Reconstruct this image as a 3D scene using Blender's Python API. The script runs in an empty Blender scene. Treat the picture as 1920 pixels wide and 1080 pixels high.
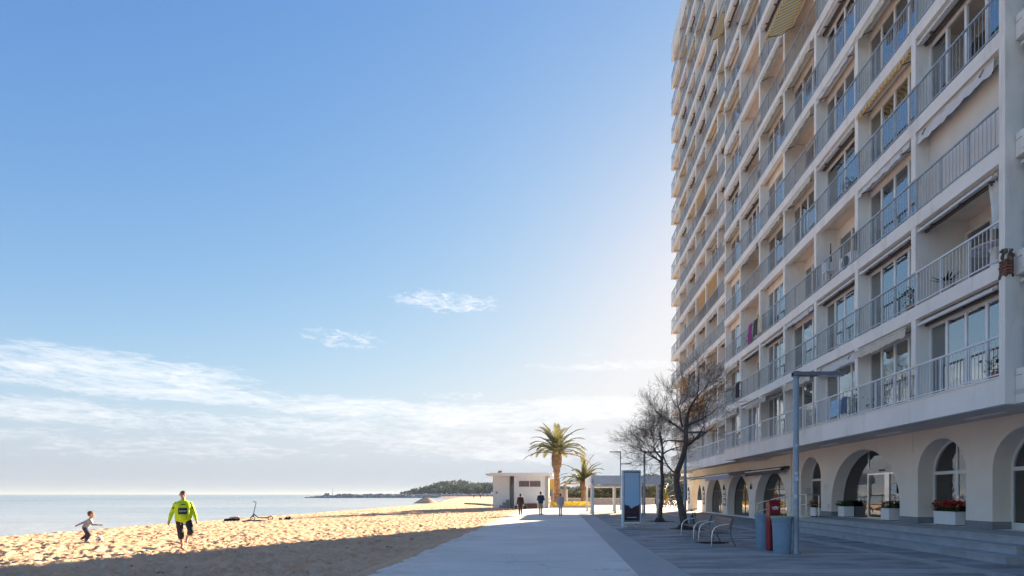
import bpy, bmesh, math, random
import numpy as np
from mathutils import Vector, Matrix
random.seed(7); np.random.seed(7)
S = bpy.context.scene
COL = S.collection
R = math.radians
# ------------------------------------------------------------------ camera
F_PX, U0, V0, EYE = 1000.0, 1050.0, 927.0, 1.70
cam = bpy.data.cameras.new('camera'); camo = bpy.data.objects.new('camera', cam); COL.objects.link(camo)
cam.sensor_width = 36.0; cam.lens = F_PX/1920*36
cam.shift_x = -(U0-960)/1920; cam.shift_y = (V0-540)/1920
cam.clip_start = 0.1; cam.clip_end = 60000
camo.location = (0, 0, EYE); camo.rotation_euler = (R(90), 0, 0)
S.camera = camo
# ------------------------------------------------------------------ light
SUN_AZ, SUN_EL = R(28), R(16)            # azimuth from +Y towards +X
sd = Vector((math.sin(SUN_AZ)*math.cos(SUN_EL), math.cos(SUN_AZ)*math.cos(SUN_EL), math.sin(SUN_EL)))
sl = bpy.data.lights.new('sun', 'SUN'); sl.energy = 2.9; sl.angle = R(0.7); sl.color = (1.0, 0.82, 0.59)
so = bpy.data.objects.new('sun', sl); COL.objects.link(so); so.location = (60, 120, 60)
so.rotation_euler = (-sd).to_track_quat('-Z', 'Y').to_euler()
S.view_settings.view_transform = 'Standard'; S.view_settings.look = 'None'
S.view_settings.gamma = 1.0; S.view_settings.use_curve_mapping = False
S.view_settings.exposure = 3.18
S.cycles.max_bounces = 14; S.cycles.diffuse_bounces = 9; S.cycles.transparent_max_bounces = 16
SKY_STRENGTH = 0.15
world = bpy.data.worlds.new('World'); S.world = world; world.use_nodes = True

class NT:
    """tiny node-tree writer"""
    def __init__(self, tree):
        self.t = tree; self.n = tree.nodes; self.l = tree.links
    def put(self, sock, v):
        if isinstance(v, bpy.types.NodeSocket): self.l.new(v, sock)
        elif v is not None: sock.default_value = v
    def math(self, op, a, b=None, c=None, clamp=False):
        n = self.n.new('ShaderNodeMath'); n.operation = op; n.use_clamp = clamp
        for i, v in enumerate((a, b, c)):
            if v is not None: self.put(n.inputs[i], v)
        return n.outputs[0]
    def maprange(self, v, a, b, c=0.0, d=1.0, smooth=True):
        n = self.n.new('ShaderNodeMapRange'); n.interpolation_type = 'SMOOTHSTEP' if smooth else 'LINEAR'
        self.put(n.inputs[0], v)
        for i, x in enumerate((a, b, c, d)): self.put(n.inputs[i+1], x)
        return n.outputs[0]
    def noise(self, vec, scale, detail=4, rough=0.55, dist=0.0):
        n = self.n.new('ShaderNodeTexNoise'); self.put(n.inputs['Vector'], vec)
        n.inputs['Scale'].default_value = scale; n.inputs['Detail'].default_value = detail
        n.inputs['Roughness'].default_value = rough; n.inputs['Distortion'].default_value = dist
        return n.outputs[0]
    def mix(self, f, a, b, mode='MIX'):
        n = self.n.new('ShaderNodeMix'); n.data_type = 'RGBA'; n.blend_type = mode
        self.put(n.inputs[0], f); self.put(n.inputs[6], col4(a)); self.put(n.inputs[7], col4(b))
        return n.outputs[2]
    def mapping(self, vec, scale=(1,1,1), loc=(0,0,0), rot=(0,0,0)):
        n = self.n.new('ShaderNodeMapping'); self.put(n.inputs[0], vec)
        n.inputs['Scale'].default_value = scale; n.inputs['Location'].default_value = loc; n.inputs['Rotation'].default_value = rot
        return n.outputs[0]
    def xyz(self, vec):
        n = self.n.new('ShaderNodeSeparateXYZ'); self.put(n.inputs[0], vec); return n.outputs
    def comb(self, x, y, z):
        n = self.n.new('ShaderNodeCombineXYZ')
        for i, v in enumerate((x, y, z)): self.put(n.inputs[i], v)
        return n.outputs[0]
def col4(c):
    if isinstance(c, bpy.types.NodeSocket): return c
    return tuple(c) if len(c) == 4 else (c[0], c[1], c[2], 1.0)

def build_world():
    w = NT(world.node_tree); w.n.clear()
    out = w.n.new('ShaderNodeOutputWorld'); bg = w.n.new('ShaderNodeBackground')
    sky = w.n.new('ShaderNodeTexSky'); sky.sky_type = 'NISHITA'; sky.sun_disc = False
    sky.sun_elevation = SUN_EL; sky.sun_rotation = SUN_AZ
    sky.altitude = 0; sky.air_density = 1.0; sky.dust_density = 0.55; sky.ozone_density = 1.6
    tc = w.n.new('ShaderNodeTexCoord')
    x, y, z = w.xyz(tc.outputs['Generated'])
    zc = w.math('MAXIMUM', z, 0.0)
    # film-like shoulder on the sky radiance, the same for every direction
    sr = w.n.new('ShaderNodeSeparateColor'); w.put(sr.inputs[0], sky.outputs[0]); ch = []
    for i, (k, p) in enumerate(SHOULDER):
        e = w.math('MULTIPLY', w.math('POWER', sr.outputs[i], p), -k)
        ch.append(w.math('MULTIPLY', w.math('SUBTRACT', 1.0, w.math('EXPONENT', e)), SKY_GAIN))
    skyc = w.comb(*ch)
    haze = w.math('POWER', w.maprange(zc, 0.0, 0.26, 1.0, 0.0), 2.6)
    skyc = w.mix(w.math('MULTIPLY', haze, 0.85), skyc, HORIZON)
    ln = w.math('SQRT', w.math('ADD', w.math('MULTIPLY', x, x), w.math('MULTIPLY', y, y)))
    el = w.math('ARCTAN2', z, ln); azr = w.math('ARCTAN2', x, y)
    # broken low cloud all round: a flat layer seen in perspective
    zz = w.math('ADD', zc, 0.03)
    p = w.comb(w.math('DIVIDE', x, zz), w.math('DIVIDE', y, zz), 0.0)
    n1 = w.noise(w.mapping(p, (0.42, 0.62, 1), (3.1, 1.7, 0)), 0.55, 9, 0.62, 0.5)
    n2 = w.noise(w.mapping(p, (1.3, 2.4, 1), (0.3, 5.7, 0)), 1.0, 7, 0.65, 0.3)
    dens = w.math('ADD', w.math('MULTIPLY', n1, 0.66), w.math('MULTIPLY', n2, 0.34))
    cover = w.math('MULTIPLY', w.maprange(z, 0.16, 0.26, 1.0, 0.0), w.maprange(z, 0.015, 0.10, 0.3, 1.0))
    c = w.maprange(w.math('SUBTRACT', dens, w.maprange(cover, 0.0, 1.0, 0.80, 0.44, smooth=False)), 0.0, 0.22, 0.0, 0.75)
    c = w.math('MULTIPLY', c, w.maprange(w.math('DIVIDE', y, ln), 0.55, 0.70, 1.0, 0.0))
    # the cloud bands and puffs over the bay, by compass direction and height
    def field(items):
        pf = None
        for (u, v, su, sv, amp) in items:
            d = Vector(((u-U0)/F_PX, 1, (V0-v)/F_PX)).normalized(); k = 1/math.hypot(1, (u-U0)/F_PX)
            a0, e0 = math.atan2(d.x, d.y), math.asin(d.z); sa, se = su/F_PX*k*k*1.15, sv/F_PX*k*1.15
            da = w.math('DIVIDE', w.math('SUBTRACT', azr, a0), sa); de = w.math('DIVIDE', w.math('SUBTRACT', el, e0), se)
            g = w.math('MULTIPLY', w.maprange(w.math('ADD', w.math('MULTIPLY', da, da), w.math('MULTIPLY', de, de)), 0.0, 2.0, 1.0, 0.0), amp)
            pf = g if pf is None else w.math('MAXIMUM', pf, g)
        return pf
    bank = field(BANKS); puff = field(PUFFS)
    q = w.comb(azr, w.math('MULTIPLY', el, 5.0), 0.0)
    b1 = w.noise(w.mapping(q, (7.5, 8, 1), (2.2, 0.4, 0)), 1.0, 12, 0.70, 1.1); b2 = w.noise(w.mapping(q, (34, 34, 1), (7.2, 3.1, 0)), 1.0, 8, 0.70, 0.6)
    bd = w.math('ADD', w.math('MULTIPLY', b1, 0.54), w.math('MULTIPLY', b2, 0.46))
    cb = w.maprange(w.math('ADD', bd, w.math('MULTIPLY', bank, 0.33)), 0.69, 0.91, 0.0, 0.92, smooth=False)
    b3 = w.noise(w.mapping(q, (46, 26, 1), (1.1, 9.7, 0)), 1.0, 8, 0.7, 0.6)
    cp = w.maprange(w.math('ADD', b3, w.math('MULTIPLY', puff, 0.36)), 0.74, 1.02, 0.0, 0.85, smooth=False)
    c = w.math('MAXIMUM', c, w.math('MAXIMUM', cb, cp))
    cm = w.mix(c, skyc, w.mix(w.math('MULTIPLY', b2, 0.35), CLOUD, skyc))
    w.put(bg.inputs[0], cm); bg.inputs[1].default_value = SKY_STRENGTH
    w.l.new(bg.outputs[0], out.inputs[0])
HAZE = 0.00015
SHOULDER = ((0.185, 1.40), (0.25, 1.22), (0.50, 1.02)); SKY_GAIN = 0.705
BANKS = ((215, 700, 300, 42, 1.0), (60, 765, 190, 26, .95), (400, 738, 190, 20, .9), (640, 762, 190, 20, .95), (860, 782, 230, 24, 1.0), (1080, 765, 170, 22, 1.0), (520, 800, 480, 22, .8), (250, 835, 420, 30, .7), (980, 838, 300, 30, .85), (1130, 690, 130, 9, .8), (1090, 668, 40, 6, .6))
PUFFS = ((838, 566, 95, 17, 1.0), (648, 636, 80, 17, .85), (1185, 683, 85, 9, .9), (1010, 686, 30, 4, .8), (165, 510, 22, 8, .4), (1130, 100, 18, 16, .4), (1220, 250, 25, 10, .35), (255, 515, 15, 6, .3), (860, 742, 70, 8, .8))
HORIZON = (0.36, 0.43, 0.52); CLOUD = (0.84, 0.84, 0.86)
build_world()

# ------------------------------------------------------------------ materials
MATS = {}
def mat(name, color, rough=0.7, metal=0.0, var=0.12, scale=3.0, bump=0.0, bscale=30.0, stain=0.0, stain_col=None, spec=0.4,
        island=0.0, stretch=(1,1,1), transl=0.0, coords='Position', alpha=None):
    if name in MATS: return MATS[name]
    m = bpy.data.materials.new(name); m.use_nodes = True
    w = NT(m.node_tree); b = w.n['Principled BSDF']; out = w.n['Material Output']
    if coords == 'Position':
        g = w.n.new('ShaderNodeNewGeometry'); P = g.outputs['Position']; isl = g.outputs['Random Per Island']
    else:
        g = w.n.new('ShaderNodeTexCoord'); P = g.outputs['Object']
        isl = w.n.new('ShaderNodeNewGeometry').outputs['Random Per Island']
    P = w.mapping(P, stretch)
    c = Vector(color[:3])
    f = w.noise(P, scale, 6, 0.6)
    cc = w.mix(w.maprange(f, 0.3, 0.7), tuple(c*(1-var)), tuple(min(1, x) for x in c*(1+var)))
    if stain:
        sn = w.noise(w.mapping(P, (1.6, 1.6, 0.25), (4, 2, 1)), 1.3, 7, 0.7, 0.4)
        cc = w.mix(w.math('MULTIPLY', w.maprange(sn, 0.49, 0.70), stain), cc, stain_col or tuple(c*0.5))
    if island:
        k = w.maprange(isl, 0, 1, 1-island, 1+island, smooth=False)
        cc = w.mix(1.0, cc, w.comb(k, k, k), 'MULTIPLY')
    w.put(b.inputs['Base Color'], cc)
    b.inputs['Roughness'].default_value = rough; b.inputs['Metallic'].default_value = metal
    b.inputs['Specular IOR Level'].default_value = spec
    if bump:
        bp = w.n.new('ShaderNodeBump'); bp.inputs['Strength'].default_value = bump; bp.inputs['Distance'].default_value = 0.02
        w.put(bp.inputs['Height'], w.noise(P, bscale, 5, 0.6)); w.l.new(bp.outputs[0], b.inputs['Normal'])
    if transl:
        t = w.n.new('ShaderNodeBsdfTranslucent'); w.put(t.inputs[0], cc)
        mx = w.n.new('ShaderNodeMixShader'); mx.inputs[0].default_value = transl
        w.l.new(b.outputs[0], mx.inputs[1]); w.l.new(t.outputs[0], mx.inputs[2]); w.l.new(mx.outputs[0], out.inputs[0])
    MATS[name] = m
    return m

def glass_mat(name, tint=(0.75, 0.82, 0.85), refl=0.9, rough=0.02, base=0.12):
    m = bpy.data.materials.new(name); m.use_nodes = True
    w = NT(m.node_tree); out = w.n['Material Output']; w.n.remove(w.n['Principled BSDF'])
    tr = w.n.new('ShaderNodeBsdfTransparent'); tr.inputs[0].default_value = col4(tint)
    gl = w.n.new('ShaderNodeBsdfGlossy'); gl.inputs[0].default_value = (refl, refl, refl, 1); gl.inputs[1].default_value = rough
    fr = w.n.new('ShaderNodeLayerWeight'); fr.inputs[0].default_value = 0.28
    f = w.math('ADD', w.math('MULTIPLY', fr.outputs[0], 0.85), base, clamp=True)
    g = w.n.new('ShaderNodeNewGeometry')
    bp = w.n.new('ShaderNodeBump'); bp.inputs['Strength'].default_value = 0.06; bp.inputs['Distance'].default_value = 0.05
    w.put(bp.inputs['Height'], w.noise(g.outputs['Position'], 1.6, 2, 0.5)); w.l.new(bp.outputs[0], gl.inputs['Normal'])
    mx = w.n.new('ShaderNodeMixShader'); w.put(mx.inputs[0], f)
    w.l.new(tr.outputs[0], mx.inputs[1]); w.l.new(gl.outputs[0], mx.inputs[2]); w.l.new(mx.outputs[0], out.inputs[0])
    MATS[name] = m
    return m

def stripes_mat(name, ca, cb, axis=1, freq=5.0, rough=0.8, transl=0.35):
    m = bpy.data.materials.new(name); m.use_nodes = True
    w = NT(m.node_tree); b = w.n['Principled BSDF']; out = w.n['Material Output']
    tc = w.n.new('ShaderNodeTexCoord'); o = w.xyz(tc.outputs['Object'])
    s = w.math('FRACT', w.math('MULTIPLY', o[axis], freq))
    k = w.maprange(w.math('ABSOLUTE', w.math('SUBTRACT', s, 0.5)), 0.22, 0.28)
    c = w.mix(k, ca, cb)
    w.put(b.inputs['Base Color'], c); b.inputs['Roughness'].default_value = rough
    t = w.n.new('ShaderNodeBsdfTranslucent'); w.put(t.inputs[0], c)
    mx = w.n.new('ShaderNodeMixShader'); mx.inputs[0].default_value = transl
    w.l.new(b.outputs[0], mx.inputs[1]); w.l.new(t.outputs[0], mx.inputs[2]); w.l.new(mx.outputs[0], out.inputs[0])
    MATS[name] = m
    return m

M_WHITE = mat('facade_white', (0.87, 0.82, 0.75), 0.75, var=0.05, scale=0.8, bump=0.12, bscale=60, stain=0.36, stain_col=(0.52, 0.45, 0.37))
M_GROUNDW = mat('ground_floor_render', (0.87, 0.80, 0.71), 0.8, var=0.04, scale=0.7, bump=0.2, bscale=45, stain=0.16, stain_col=(0.6, 0.55, 0.5))
M_CEIL = mat('ceiling_bounce_warm', (0.82, 0.70, 0.58), 0.85, var=0.06, scale=1.2, stain=0.25)  # cream paint warmed so the sand's bounced sunlight sits in its colour
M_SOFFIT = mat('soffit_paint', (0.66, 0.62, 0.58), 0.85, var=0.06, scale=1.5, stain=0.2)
M_FRAME = mat('white_window_frame', (0.80, 0.80, 0.79), 0.35, var=0.03)
M_DARKFRAME = mat('bronze_window_frame', (0.12, 0.07, 0.05), 0.4, var=0.1)
M_RAIL = mat('rail_paint', (0.42, 0.445, 0.47), 0.4, metal=0.3, var=0.12)
M_AWNW = mat('awning_cream', (0.74, 0.67, 0.55), 0.85, var=0.08, scale=4, transl=0.25)
M_AWNS = stripes_mat('awning_striped', (0.84, 0.74, 0.52), (0.80, 0.42, 0.05), 1, 5.5, transl=0.55)
M_AWNG = mat('awning_grey', (0.10, 0.095, 0.11), 0.8, var=0.1)
M_AWNP = mat('awning_lilac', (0.33, 0.32, 0.40), 0.8, var=0.06)
M_CASS = mat('awning_cassette_paint', (0.66, 0.64, 0.61), 0.4, var=0.05)
M_CASSD = mat('awning_mechanism_and_gap', (0.12, 0.10, 0.09), 0.5)
M_CURT = [mat('curtain_pale', (0.80, 0.85, 0.86), 0.9, var=0.05), mat('curtain_white', (0.86, 0.86, 0.85), 0.9, var=0.04),
          mat('blind_grey', (0.56, 0.62, 0.68), 0.8, var=0.05), mat('unlit_room_dark', (0.05, 0.055, 0.06), 0.9, var=0.2),  # last one: near-black sheet standing in for the unlit room behind glass
          mat('curtain_beige', (0.58, 0.50, 0.42), 0.9, var=0.06)]
M_GLASS = glass_mat('window_glass', (0.92, 0.96, 0.98), 0.95, base=0.36)
M_SHOPG = glass_mat('shop_glass', (0.62, 0.66, 0.66), 0.9, base=0.16)
M_CHROME = mat('stainless_steel', (0.62, 0.61, 0.60), 0.25, metal=0.9, var=0.05)
M_PLINTH = mat('grey_plinth', (0.24, 0.25, 0.27), 0.7, var=0.1, scale=6, bump=0.2)
M_GALV = mat('galvanised_paint', (0.30, 0.35, 0.40), 0.45, metal=0.35, var=0.10, scale=5, stain=0.25, stain_col=(0.22, 0.22, 0.22))
M_GALVD = mat('lamp_arm_paint', (0.16, 0.18, 0.21), 0.45, metal=0.2)
M_BLACK = mat('black_plastic', (0.03, 0.03, 0.032), 0.5)
M_BIN = mat('blue_grey_plastic', (0.22, 0.33, 0.43), 0.5, var=0.06, scale=8, bump=0.05)
M_BINRIM = mat('bin_liner_yellow', (0.42, 0.42, 0.18), 0.5)
M_RED = mat('dark_red_enamel', (0.26, 0.012, 0.02), 0.32, var=0.08)
M_PAINTW = mat('white_paint_small', (0.82, 0.82, 0.80), 0.5, var=0.03)
M_WOOD = mat('bench_wood', (0.23, 0.14, 0.10), 0.6, var=0.22, scale=5, stretch=(6, 0.7, 6), bump=0.2, stain=0.2, stain_col=(0.33, 0.27, 0.24), island=0.18)
M_BARK = mat('dark_bark', (0.105, 0.085, 0.075), 0.9, var=0.35, scale=9, bump=0.9, bscale=25)
M_TWIG = mat('twig_bark', (0.14, 0.09, 0.07), 0.9, var=0.25, scale=5)
M_PLANT = mat('planter_white', (0.80, 0.81, 0.83), 0.45, var=0.03)
M_LEAF = mat('plant_leaf', (0.045, 0.085, 0.025), 0.6, var=0.4, scale=9, island=0.4, transl=0.25)
M_REDF = mat('red_petals', (0.72, 0.015, 0.025), 0.6, var=0.2, scale=20, island=0.35, transl=0.2)
M_PINKF = mat('salmon_petals', (0.72, 0.22, 0.18), 0.6, var=0.2, island=0.3, transl=0.2)
M_SKIN = mat('skin', (0.46, 0.26, 0.18), 0.6, var=0.06, scale=10)

# ------------------------------------------------------------------ mesh writer
class MB:
    def __init__(self): self.v = []; self.f = []; self.m = []
    def add(self, vs, fs, mi=0):
        o = len(self.v); self.v += [tuple(p) for p in vs]
        for f in fs: self.f.append(tuple(i+o for i in f)); self.m.append(mi)
    def box(self, x0, x1, y0, y1, z0, z1, mi=0):
        if x0 > x1: x0, x1 = x1, x0
        if y0 > y1: y0, y1 = y1, y0
        if z0 > z1: z0, z1 = z1, z0
        self.add([(x0,y0,z0),(x1,y0,z0),(x1,y1,z0),(x0,y1,z0),(x0,y0,z1),(x1,y0,z1),(x1,y1,z1),(x0,y1,z1)],
                 [(0,3,2,1),(4,5,6,7),(0,1,5,4),(1,2,6,5),(2,3,7,6),(3,0,4,7)], mi)
    def bbox(self, x0, x1, y0, y1, z0, z1, c=0.02, mi=0):
        """box with chamfered vertical and top edges"""
        if x0 > x1: x0, x1 = x1, x0
        if y0 > y1: y0, y1 = y1, y0
        def ring(d, z): 
            return [(x0+d+c,y0+d,z),(x1-d-c,y0+d,z),(x1-d,y0+d+c,z),(x1-d,y1-d-c,z),(x1-d-c,y1-d,z),(x0+d+c,y1-d,z),(x0+d,y1-d-c,z),(x0+d,y0+d+c,z)]
        vs = ring(0, z0)+ring(0, z1-c)+ring(c*0.7, z1)
        fs = [tuple(range(7,-1,-1)), tuple(range(16,24))]
        for k in (0, 8):
            for i in range(8): fs.append((k+i, k+(i+1)%8, k+8+(i+1)%8, k+8+i))
        self.add(vs, fs, mi)
    def cyl(self, p0, p1, r0, r1=None, n=8, mi=0, caps=True):
        r1 = r0 if r1 is None else r1
        p0 = Vector(p0); p1 = Vector(p1); d = p1-p0
        if d.length < 1e-6: return
        d.normalize(); a = d.orthogonal().normalized(); b = d.cross(a)
        vs = []
        for p, r in ((p0, r0), (p1, r1)):
            for i in range(n):
                t = 2*math.pi*i/n; vs.append(p + a*(r*math.cos(t)) + b*(r*math.sin(t)))
        fs = [(i, (i+1)%n, n+(i+1)%n, n+i) for i in range(n)]
        if caps: fs += [tuple(range(n-1,-1,-1)), tuple(range(n, 2*n))]
        self.add(vs, fs, mi)
    def path(self, pts, rad, n=6, mi=0, caps=True):
        """tube through points; rad a number or list"""
        pts = [Vector(p) for p in pts]; k = len(pts)
        rs = rad if isinstance(rad, (list, tuple)) else [rad]*k
        vs = []; ref = None
        for i, p in enumerate(pts):
            d = (pts[min(i+1, k-1)] - pts[max(i-1, 0)])
            if d.length < 1e-9: d = Vector((0,0,1))
            d.normalize()
            if ref is None: a = d.orthogonal().normalized()
            else:
                a = ref - d*ref.dot(d)
                a = a.normalized() if a.length > 1e-6 else d.orthogonal().normalized()
            ref = a; b = d.cross(a)
            for j in range(n):
                t = 2*math.pi*j/n; vs.append(p + a*(rs[i]*math.cos(t)) + b*(rs[i]*math.sin(t)))
        fs = [(i*n+j, i*n+(j+1)%n, (i+1)*n+(j+1)%n, (i+1)*n+j) for i in range(k-1) for j in range(n)]
        if caps: fs += [tuple(range(n-1,-1,-1)), tuple((k-1)*n+j for j in range(n))]
        self.add(vs, fs, mi)
    def lathe(self, prof, n=16, c=(0,0,0), mi=0, caps=True):
        k = len(prof); vs = []
        for r, z in prof:
            for j in range(n):
                t = 2*math.pi*j/n; vs.append((c[0]+r*math.cos(t), c[1]+r*math.sin(t), c[2]+z))
        fs = [(i*n+j, i*n+(j+1)%n, (i+1)*n+(j+1)%n, (i+1)*n+j) for i in range(k-1) for j in range(n)]
        if caps: fs += [tuple(range(n-1,-1,-1)), tuple((k-1)*n+j for j in range(n))]
        self.add(vs, fs, mi)
    def ball(self, c, r, n=8, m=6, mi=0, sc=(1,1,1)):
        vs = [(c[0], c[1], c[2]-r*sc[2])]
        for i in range(1, m):
            a = math.pi*i/m - math.pi/2
            for j in range(n):
                t = 2*math.pi*j/n
                vs.append((c[0]+r*sc[0]*math.cos(a)*math.cos(t), c[1]+r*sc[1]*math.cos(a)*math.sin(t), c[2]+r*sc[2]*math.sin(a)))
        vs.append((c[0], c[1], c[2]+r*sc[2])); L = len(vs)-1
        fs = [(0, 1+(j+1)%n, 1+j) for j in range(n)]
        for i in range(m-2):
            for j in range(n): fs.append((1+i*n+j, 1+i*n+(j+1)%n, 1+(i+1)*n+(j+1)%n, 1+(i+1)*n+j))
        fs += [(L, 1+(m-2)*n+j, 1+(m-2)*n+(j+1)%n) for j in range(n)]
        self.add(vs, fs, mi)
    def capsule(self, p0, p1, r0, r1, n=10):
        self.ball(p0, r0, n, 8); self.ball(p1, r1, n, 8); self.cyl(p0, p1, r0, r1, n)
    def mesh(self, name, mats, smooth=False):
        me = bpy.data.meshes.new(name); me.from_pydata(self.v, [], self.f)
        for m in (mats if isinstance(mats, (list, tuple)) else [mats]): me.materials.append(m)
        if len(me.materials) > 1: me.polygons.foreach_set('material_index', self.m)
        if smooth: me.polygons.foreach_set('use_smooth', [True]*len(me.polygons))
        me.update(); return me
    def obj(self, name, mats, parent=None, loc=(0,0,0), rz=0.0, smooth=False):
        return place(name, self.mesh(name, mats, smooth), parent, loc, rz)
def place(name, me, parent=None, loc=(0,0,0), rz=0.0, sc=None):
    o = bpy.data.objects.new(name, me); COL.objects.link(o); o.location = loc; o.rotation_euler = (0, 0, rz)
    if sc: o.scale = sc
    if parent: o.parent = parent
    return o
def tag(o, label=None, cat=None, group=None, kind=None):
    if label: o['label'] = label
    if cat: o['category'] = cat
    if group: o['group'] = group
    if kind: o['kind'] = kind
    return o
def thing(name, label, cat, loc=(0,0,0), rz=0.0, group=None):
    o = bpy.data.objects.new(name, None); COL.objects.link(o); o.empty_display_size = 0.3
    o.location = loc; o.rotation_euler = (0, 0, rz)
    return tag(o, label, cat, group)
def autosmooth(o, ang=40):
    me = o.data
    me.polygons.foreach_set('use_smooth', [True]*len(me.polygons))
    try: me.set_sharp_from_angle(angle=R(ang))
    except Exception: pass
    return o
# ================================================================== SETTING
SEA_Z = -1.0
def shore_x(y):
    return np.interp(y, [-60, 60, 110, 135, 225, 337, 415, 460], [-22.4, -22.4, -24.0, -29.5, -45.0, -60.0, -92.0, -120.0])
rng = np.random.default_rng(11)
def sand_mat():
    m = bpy.data.materials.new('beach_sand'); m.use_nodes = True
    w = NT(m.node_tree); b = w.n['Principled BSDF']
    g = w.n.new('ShaderNodeNewGeometry'); P = g.outputs['Position']
    c = w.mix(w.maprange(w.noise(P, 0.5, 6, 0.65), 0.3, 0.7), (0.60, 0.385, 0.235), (0.70, 0.465, 0.295))
    c = w.mix(w.math('MULTIPLY', w.maprange(w.noise(P, 14, 4, 0.7), 0.45, 0.75), 0.45), c, (0.45, 0.285, 0.18))
    c = w.mix(w.maprange(w.noise(P, 90, 2, 0.6), 0.68, 0.75), c, (0.72, 0.60, 0.47))
    # wet strip by the water
    z = w.xyz(P)[2]
    c = w.mix(w.maprange(z, -0.95, -0.45, 0.75, 0.0), c, (0.20, 0.15, 0.11))
    w.put(b.inputs['Base Color'], c); b.inputs['Roughness'].default_value = 0.95; b.inputs['Specular IOR Level'].default_value = 0.1
    bp = w.n.new('ShaderNodeBump'); bp.inputs['Strength'].default_value = 0.7; bp.inputs['Distance'].default_value = 0.03
    w.put(bp.inputs['Height'], w.math('ADD', w.noise(P, 7, 5, 0.65), w.math('MULTIPLY', w.noise(P, 40, 3, 0.6), 0.35)))
    w.l.new(bp.outputs[0], b.inputs['Normal']); return m
M_SAND = sand_mat()
def build_beach():
    ys = [5.0]
    while ys[-1] < 458: ys.append(ys[-1] + 0.055*(1+max(0, ys[-1]-9)/13.0))
    ys = np.array(ys); nx = 300; t = np.linspace(0, 1, nx)
    sx = shore_x(ys)
    X = -3.95 + (sx[:, None]+3.95)*t[None, :]
    ext = np.array([1.2, 3.0, 6.0, 14.0])
    X = np.concatenate([X, sx[:, None]-ext[None, :]], axis=1)
    Y = np.repeat(ys[:, None], X.shape[1], axis=1)
    Z = np.zeros_like(X)
    Z[:, nx:] = np.array([-0.16, -0.62, -1.2, -2.4])[None, :]
    Z[:, :nx] += 0.018*np.sin(X[:, :nx]*0.9+0.4*np.sin(Y[:, :nx]*0.35))*np.sin(Y[:, :nx]*0.55+1.0)
    # trampled pits and rims, each footprint its own
    n = 34000
    fy = 7 + 95*rng.random(n)**1.9; fx = -4.3 + (shore_x(fy)+4.3)*rng.random(n)
    fr = (0.065+0.085*rng.random(n)**1.5)*(1+fy/110); fd = 0.014+0.042*rng.random(n)**1.6; fa = rng.random(n)*math.pi
    fl = 1.2+0.7*rng.random(n)
    for i in range(n):
        r = fr[i]; y0, y1 = np.searchsorted(ys, [fy[i]-2.6*r, fy[i]+2.6*r])
        if y1 <= y0: continue
        w0 = abs(shore_x(fy[i])+3.95)
        a = int(max(0, (-3.95-fx[i]-2.6*r)/w0*(nx-1))); b = int(min(nx, (-3.95-fx[i]+2.6*r)/w0*(nx-1)+2))
        dx = X[y0:y1, a:b]-fx[i]; dy = Y[y0:y1, a:b]-fy[i]
        c, s = math.cos(fa[i]), math.sin(fa[i])
        q = ((dx*c+dy*s)/(fl[i]*r))**2 + ((-dx*s+dy*c)/(0.8*r))**2
        Z[y0:y1, a:b] += fd[i]*(-1.0*np.exp(-q*q*1.2) + 0.5*np.exp(-(np.sqrt(q)-1.25)**2*6))
    edge = np.clip((-3.95-X)/0.9, 0, 1)
    Z[:, :nx] = Z[:, :nx]*(0.15+0.85*edge[:, :nx]) + 0.012*(1-edge[:, :nx])
    ny, nxx = X.shape
    v = np.stack([X, Y, Z], axis=-1).reshape(-1, 3)
    idx = np.arange(ny*nxx).reshape(ny, nxx)
    f = np.stack([idx[:-1, :-1], idx[1:, :-1], idx[1:, 1:], idx[:-1, 1:]], axis=-1).reshape(-1, 4)
    me = bpy.data.meshes.new('beach'); me.vertices.add(len(v)); me.vertices.foreach_set('co', v.ravel())
    me.loops.add(f.size); me.loops.foreach_set('vertex_index', f.ravel())
    me.polygons.add(len(f)); me.polygons.foreach_set('loop_start', np.arange(0, f.size, 4)); me.polygons.foreach_set('loop_total', np.full(len(f), 4))
    me.update(); me.validate(); me.materials.append(M_SAND)
    me.polygons.foreach_set('use_smooth', [True]*len(f))
    return tag(place('beach', me), 'trampled golden sand beach between the sea and the pale promenade', kind='structure')
build_beach()
# near foreground sand below / behind the camera and left of frame
b = MB(); b.box(-30, -3.95, -60, 5.0, -0.5, 0.0); tag(b.obj('sand', M_SAND), 'flat sand beside the start of the promenade', kind='structure')

def sea_mat():
    m = bpy.data.materials.new('sea_water'); m.use_nodes = True
    w = NT(m.node_tree); b = w.n['Principled BSDF']
    g = w.n.new('ShaderNodeNewGeometry'); P = g.outputs['Position']
    y = w.xyz(P)[0]
    near = w.maprange(y, -260, -24, 0.0, 1.0)
    c = w.mix(near, (0.17, 0.225, 0.265), (0.36, 0.385, 0.395))
    c = w.mix(w.maprange(w.noise(w.mapping(P, (0.01, 0.035, 1)), 1.0, 4, 0.6), 0.4, 0.7), c, (0.24, 0.30, 0.34))
    w.put(b.inputs['Base Color'], c); b.inputs['Roughness'].default_value = 0.22; b.inputs['IOR'].default_value = 1.33
    bp = w.n.new('ShaderNodeBump'); bp.inputs['Strength'].default_value = 0.6; bp.inputs['Distance'].default_value = 0.35
    w.put(bp.inputs['Height'], w.math('ADD', w.noise(w.mapping(P, (0.5, 0.25, 1)), 1.0, 5, 0.6), w.math('MULTIPLY', w.noise(P, 2.4, 3, 0.6), 0.25)))
    w.l.new(bp.outputs[0], b.inputs['Normal']); return m
b = MB(); b.add([(-40000, -3000, SEA_Z), (-10, -3000, SEA_Z), (-10, 40000, SEA_Z), (-40000, 40000, SEA_Z)], [(0,1,2,3)])
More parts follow.
